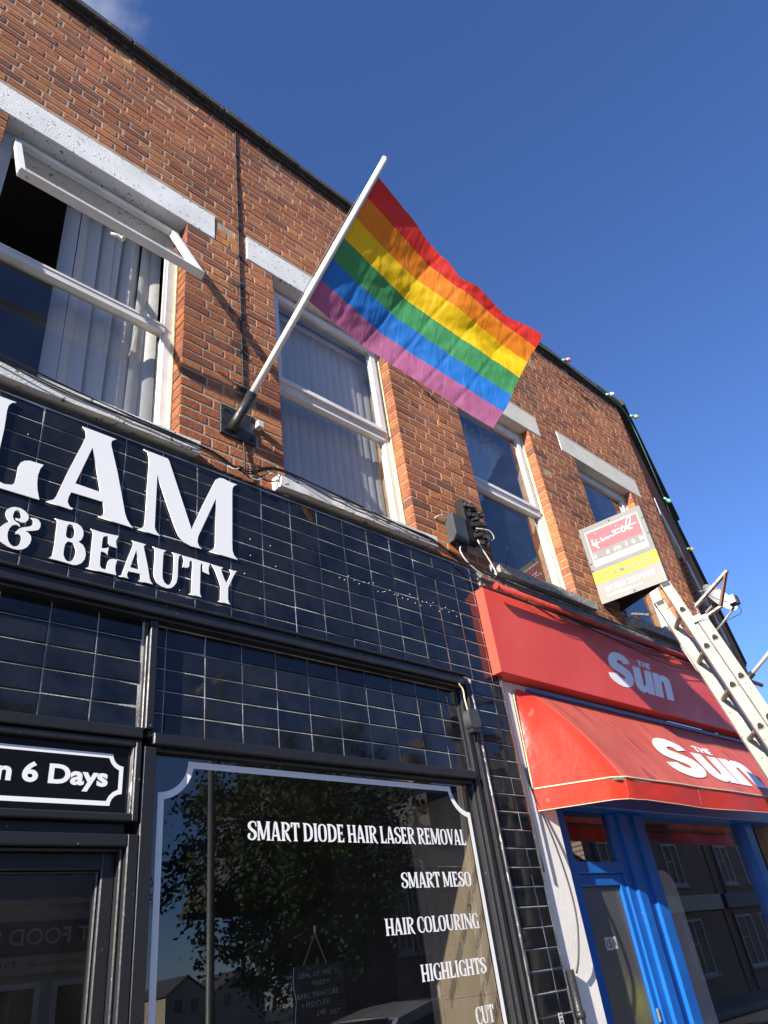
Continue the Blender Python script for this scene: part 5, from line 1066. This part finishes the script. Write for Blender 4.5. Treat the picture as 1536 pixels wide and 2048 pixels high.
# festoon lights along the parapet
fe = empty('festoon_lights', (7.0, -.1, 7.55)); tag(fe, 'green festoon cable with coloured bulbs hung along the far parapet', 'string lights')
fpts = [(5.3, -.075, 7.70), (5.9, -.10, 7.62), (6.45, -.12, 7.61), (6.9, -.11, 7.60), (7.40, -.12, 7.56), (7.8, -.11, 7.55)]+[T2(.15, -.09, 7.50), T2(.35, -.10, 7.30), T2(.75, -.10, 6.95), T2(1.1, -.09, 6.75), T2(1.5, -.08, 6.55), T2(2.2, -.08, 6.42), T2(3.0, -.08, 6.35), T2(4.2, -.08, 6.1), T2(6.0, -.08, 6.0), T2(9.0, -.08, 5.8)]
mb = MB(); mb.tube(spline(fpts, 6), .0045, 6); mb.build('cable', M['green_cable'], fe, smooth=True)
for p_, nm_, dv in ((fpts[2], 'pink', (.05, -.03, .01)), (fpts[4], 'white', (.04, -.03, .0)), (T2(.02, -.12, 7.5), 'amber', (.05, -.03, -.01)), (T2(1.1, -.09, 6.75), 'teal', (.01, -.03, -.05)), (T2(2.2, -.08, 6.42), 'yellow', (-.02, -.05, -.04))):
    a = Vector(p_); d = Vector(dv).normalized(); mb = MB(); mb.tube([a, a+d*.05], [.016, .02], 8); mb.build('lampholder', M['green_cable'], fe, smooth=True)
    mb = MB(); mb.tube([a+d*.05, a+d*.06, a+d*.085, a+d*.11, a+d*.125], [.016, .024, .032, .024, .006], 10); mb.build('bulb', M['bulb_'+nm_], fe, smooth=True)

# ============================================================ ACROSS THE STREET (seen in the glass)
def facade_box(t, name, x0, x1, yf, z0, z1, depth, mat):
    mb = MB(); mb.box(x0, x1, yf-depth, yf, z0, z1); return mb.build(name, mat, t)
def opp_window(t, x0, x1, z0, z1, yf):
    mb = MB(); frame_rect(mb, x0, x1, z0, z1, .07, yf-.02, yf+.04); mb.box((x0+x1)/2-.03, (x0+x1)/2+.03, yf-.02, yf+.035, z0+.07, z1-.07); mb.box(x0+.07, (x0+x1)/2-.03, yf-.02, yf+.035, lerp(z0, z1, .55), lerp(z0, z1, .55)+.05)
    w = mb.build('window', M['poster'], t)
    mb = MB(); mb.box(x0+.01, x1-.01, yf-.03, yf-.012, z0+.01, z1-.01); mb.build('pane', M['car_glass'], w)
    mb = MB(); mb.box(x0-.08, x1+.08, yf-.02, yf+.1, z0-.09, z0-.002); mb.build('sill', M['grey_wall'], w)
YO = -11.0
ps = empty('pet_shop_building', (4.5, YO, GZ)); tag(ps, 'grey painted pet food shop across the street, reflected in the salon door', 'building')
facade_box(ps, 'wall', -3.0, 6.75, YO, GZ, 6.4, 6, M['grey_wall'])
for x in (-1.6, .4, 2.4, 4.05, 5.45): opp_window(ps, x, x+1.0, 3.55, 4.9, YO)
mb = MB(); mb.box(-2.5, 6.6, YO, YO+.12, 2.74, 3.20); mb.build('fascia', M['petblue'], ps)
fit_text('lettering', 'PET FOOD SUPPLIES', lambda u, v, z: (u, YO+.122+z*.1, v), M['sticker'], ps, bold=.01, u0=6.45, u1=3.3, v0=2.86, v1=3.10)
mb = MB(); mb.box(-2.5, 6.6, YO, YO+.08, 2.46, 2.72); mb.build('sub_fascia', M['cream_wall'], ps)
fit_text('lettering', 'petsupplies.co.uk   EST 1983   01784 246', lambda u, v, z: (u, YO+.082+z*.1, v), M['petblue'], ps, bold=.0, u0=6.4, u1=3.3, v0=2.54, v1=2.65)
for x0, x1 in ((1.0, 2.6), (2.9, 4.4), (4.7, 5.4), (5.6, 6.5)):
    mb = MB(); frame_rect(mb, x0, x1, .5, 2.35, .08, YO, YO+.05); w = mb.build('shop_window', M['upvc'], ps); mb = MB(); mb.box(x0+.06, x1-.06, YO+.002, YO+.02, .56, 2.3); mb.build('pane', M['car_glass'], w)
mb = MB(); mb.box(-3.1, 6.85, YO-6.1, YO+.2, 6.4, 6.6); mb.build('roof', M['slate'], ps)
bh = empty('brick_house', (15, YO-.5, GZ)); tag(bh, 'brown brick house with a grey slate roof across the street, reflected in the salon window', 'building')
facade_box(bh, 'wall', 12.4, 21.0, YO-.4, GZ, 4.05, 2.4, M['far_brick'])
mb = MB()
for (x0, x1) in ((12.3, 14.6),):
    mb.poly([(x0, YO-.4, GZ), (x0+.6, YO+.3, GZ), (x0+.6, YO+.3, 3.9), (x0, YO-.4, 3.9)]); mb.poly([(x0+.6, YO+.3, GZ), (x1-.6, YO+.3, GZ), (x1-.6, YO+.3, 3.9), (x0+.6, YO+.3, 3.9)]); mb.poly([(x1-.6, YO+.3, GZ), (x1, YO-.4, GZ), (x1, YO-.4, 3.9), (x1-.6, YO+.3, 3.9)])
mb.build('bay', M['far_brick'], bh)
opp_window(bh, 13.0, 13.5, 2.2, 3.55, YO+.31); opp_window(bh, 13.6, 14.0, 2.2, 3.55, YO+.31); opp_window(bh, 15.2, 16.3, 2.2, 3.4, YO-.39); opp_window(bh, 17.2, 18.3, 2.2, 3.4, YO-.39)
mb = MB(); mb.quad((11.7, YO+.55, 3.9), (21.4, YO+.55, 3.9), (21.4, YO-3.6, 7.2), (11.7, YO-3.6, 7.2)); mb.quad((11.7, YO-7, 3.9), (21.4, YO-7, 3.9), (21.4, YO-3.6, 7.2), (11.7, YO-3.6, 7.2)); mb.poly([(11.7, YO+.55, 3.9), (11.7, YO-3.6, 7.2), (11.7, YO-7, 3.9)])
rf = mb.build('roof', M['slate'], bh, fix=False)
mb = MB(); mb.box(15.0, 16.4, YO-1.6, YO+.0, 4.6, 5.8); mb.build('dormer', M['slate'], rf)
mb = MB(); mb.box(18.2, 18.9, YO-4, YO-3.3, 6.6, 8.2); mb.build('chimney', M['far_brick'], rf)
mb = MB(); mb.box(11.8, 21.2, YO-.4, YO-.33, GZ+1.9, GZ+2.15); mb.build('string_course', M['grey_wall'], bh)
ch_ = empty('cream_house', (60, -100, GZ)); tag(ch_, 'cream gabled house far down the street, small in the salon glass', 'building')
for x0, x1 in ((56.5, 62.5), (64.0, 72.0)):
    mb = MB(); mb.poly([(x0, -100, GZ), (x1, -100, GZ), (x1, -100, 4.6), ((x0+x1)/2, -100, 6.4), (x0, -100, 4.6)]); mb.box(x0, x1, -108, -100.01, GZ, 4.5); mb.build('wall', M['cream_wall'], ch_)
    mb = MB(); mb.quad((x0-.4, -99.6, 4.4), ((x0+x1)/2, -99.6, 6.6), ((x0+x1)/2, -108, 6.6), (x0-.4, -108, 4.4)); mb.quad((x1+.4, -99.6, 4.4), ((x0+x1)/2, -99.6, 6.6), ((x0+x1)/2, -108, 6.6), (x1+.4, -108, 4.4)); mb.build('roof', M['slate'], ch_, fix=False)
    opp_window(ch_, x0+1.2, x0+2.4, 2.4, 3.9, -99.97); opp_window(ch_, x1-2.4, x1-1.2, 2.4, 3.9, -99.97)
# more of the street further right
for q_, (x0, x1, zt, wm, lab) in enumerate(((22.5, 31.0, 6.2, 'far_brick', 'two storey brick house with a cream band beyond the first, mirrored in the newsagent window'), (31.2, 40.0, 7.6, 'far_brick', 'tall brown brick block further along, mirrored in the newsagent window'), (40.3, 62.0, 6.6, 'grey_wall', 'long grey terrace at the far end, mirrored in the newsagent window'))):
    t = empty('street_building', ((x0+x1)/2, YO, GZ)); tag(t, lab, 'building'); facade_box(t, 'wall', x0, x1, YO-.2, GZ, zt, 7, M[wm])
    mb = MB(); mb.quad((x0-.2, YO+.1, zt), (x1+.2, YO+.1, zt), (x1+.2, YO-3.6, zt+2.4), (x0-.2, YO-3.6, zt+2.4)); mb.poly([(x0-.2, YO+.1, zt), (x0-.2, YO-3.6, zt+2.4), (x0-.2, YO-7.2, zt)]); mb.build('roof', M['slate'], t, fix=False)
    x = x0+.8
    while x < x1-1.6:
        opp_window(t, x, x+1.1, 3.4, 4.8, YO-.19); opp_window(t, x-.1, x+1.3, .6, 2.3, YO-.19)
        mb = MB(); mb.cbox(x-.12, x+1.22, YO-.26, YO-.16, 4.80, 5.02, .01); mb.build('lintel', M['cream_wall'], t); x += 2.2
    mb = MB(); mb.tube([(x0-.2, YO-.02, zt-.05), (x1+.2, YO-.02, zt-.05)], .07, 8); mb.build('gutter', M['black_plastic'], t)
    mb = MB(); mb.tube([(x0+.5, YO-.12, zt-.05), (x0+.5, YO-.12, GZ)], .045, 8); mb.build('downpipe', M['black_plastic'], t)
    mb = MB(); mb.box(x0+.1, x1-.1, YO-.2, YO-.02, 2.55, 3.05); mb.build('shop_fascia', M[('cream_wall', 'petblue', 'board_red')[q_]], t)
    mb = MB(); mb.box(x0+2.0, x0+2.7, YO-4.2, YO-3.2, zt+1.2, zt+3.3); mb.build('chimney', M['far_brick'], t)
# street tree
def tree(x, y, label, h0=1.7, top=6.05, rad=2.45, n=19000):
    t = empty('street_tree', (x, y, GZ)); tag(t, label, 'tree')
    mb = MB(); tr = [(x, y, GZ), (x+.03, y, .8), (x-.02, y+.02, 1.7), (x+.06, y, 2.8), (x, y, 4.0), (x+.05, y+.03, 5.0)]
    mb.tube(tr, [.15, .12, .11, .09, .06, .03], 10)
    tips = []
    for i in range(26):
        z = random.uniform(1.9, 4.6); a = random.uniform(0, 2*math.pi); l = rad*random.uniform(.45, .9)*(1-.5*abs((z-3.2)/2.6)); r0 = .04*(1-(z-1.8)/4)
        b = Vector((x, y, z)); m_ = b+Vector((math.cos(a)*l*.5, math.sin(a)*l*.5, l*.28)); e = b+Vector((math.cos(a)*l, math.sin(a)*l, l*.42)); mb.tube([b, m_, e], [r0, r0*.6, .008], 6, False); tips += [m_, e, (m_+e)/2]
    mb.build('trunk', M['bark'], t, smooth=True)
    lf = MB(); cz = (h0+top)/2; hz = (top-h0)/2
    cl = []
    while len(cl) < 330:
        a = random.uniform(0, 2*math.pi); ph = random.uniform(-1, 1); r = random.random()**.45; s = math.sqrt(1-ph*ph)
        cl.append((Vector((x+rad*r*s*math.cos(a)*random.uniform(.85, 1.12), y+rad*r*s*math.sin(a), cz+hz*r*ph)), random.uniform(.16, .42)))
    for i in range(n):
        c, r = random.choice(cl); p = c+Vector((random.gauss(0, r*.5), random.gauss(0, r*.5), random.gauss(0, r*.42))); s = random.uniform(.035, .065)
        u = Vector((random.gauss(0, 1), random.gauss(0, 1), random.gauss(0, .6))).normalized(); v = u.orthogonal().normalized()*s*.75; u = u*s
        lf.quad(p-u, p-v*.9+u*.1, p+u, p+v*.9+u*.1)
    lf.build('crown', M['leaf'], t, fix=False)
tree(12.1, -13.0, 'added tree covering the sunlit gable of the brick house, behind the mirrored street tree', 1.2, 6.4, 1.7, 9000)  # added tree, put here to hide the bright sunlit gable in the reflections
tree(9.0, -8.9, 'round leafy street tree across the road, mirrored dark in the salon window')
def lamp(x, y, h, label):
    t = empty('street_lamp', (x, y, GZ)); tag(t, label, 'street lamp', 'street lamps')
    mb = MB(); mb.tube([(x, y, GZ), (x, y, 1.2), (x, y, 1.25), (x, y, h)], [.085, .085, .06, .045], 12); mb.build('column', M['steel'], t, smooth=True)
    mb = MB(); mb.box(x-.12, x+.12, y-.05, y+.55, h, h+.1); mb.build('lantern', M['grey_wall'], t)
lamp(6.25, -7.6+.2, 6.0, 'street lamp column in front of the tree, mirrored at the left of the salon window'); lamp(10.5, -7.2, 4.75, 'street lamp column in front of the brick house, mirrored near the window lettering')
# parked car
cr = empty('parked_car', (6.9, -4.55, GZ)); tag(cr, 'pale parked car whose roof shows at the bottom of the salon glass', 'car')
prof = [(-2.05, .35), (-2.1, .66), (-1.95, .95), (-1.2, 1.08), (-.55, 1.56), (.0, 1.66), (.7, 1.64), (1.35, 1.52), (1.85, 1.12), (2.08, 1.0), (2.1, .4)]
def car_sec(w, sel): return [(6.9+px, w, GZ-.13+pz+.05) for px, pz in sel]
mb = MB(); ys = (-.85, -.80, -.55, 0, .55, .80, .85)
for a, b in zip(ys, ys[1:]):
    def inset(px, pz, y): f = abs(y)/.85; top = max(0, pz-.9)/.57; return (6.9+px*(1-.02*f), -4.55+y*(1-.22*top), GZ-.13+pz-.035*f*f)
    for i in range(len(prof)-1): mb.quad(inset(*prof[i], a), inset(*prof[i+1], a), inset(*prof[i+1], b), inset(*prof[i], b))
for y in (-.85, .85): mb.poly([(6.9+px*.98, -4.55+y*(1-.22*max(0, pz-.9)/.57), GZ-.13+pz-.035) for px, pz in prof])
bo = mb.build('body', M['car_paint'], cr, smooth=False)
mb = MB()
for y in (-.86, .86):
    sgn_ = 1 if y > 0 else -1; mb.poly([(6.9+px, -4.55+sgn_*(.862-.19*max(0, pz-.9)/.57), GZ-.13+pz-.03) for px, pz in ((-1.0, 1.10), (-.5, 1.48), (.0, 1.56), (.7, 1.54), (1.2, 1.42), (1.55, 1.12))])
mb.poly([(6.9+px, -4.55+y, GZ-.13+pz+.012) for px, pz, y in ((-1.17, 1.10, -.66), (-1.17, 1.10, .66), (-.60, 1.53, .56), (-.60, 1.53, -.56))]); mb.poly([(6.9+px, -4.55+y, GZ-.13+pz+.012) for px, pz, y in ((1.38, 1.505, -.56), (1.38, 1.505, .56), (1.80, 1.17, .64), (1.80, 1.17, -.64))])
mb.build('window', M['car_glass'], cr)
for dx in (-1.3, 1.3):
    for dy in (-.78, .78):
        mb = MB(); mb.tube([(6.9+dx, -4.55+dy-.1, GZ+.18), (6.9+dx, -4.55+dy+.1, GZ+.18)], .31, 18); w = mb.build('wheel', M['tyre'], cr, smooth=False); mb = MB(); mb.tube([(6.9+dx, -4.55+dy-.104, GZ+.18), (6.9+dx, -4.55+dy+.104, GZ+.18)], .2, 14); mb.build('rim', M['steel'], w)
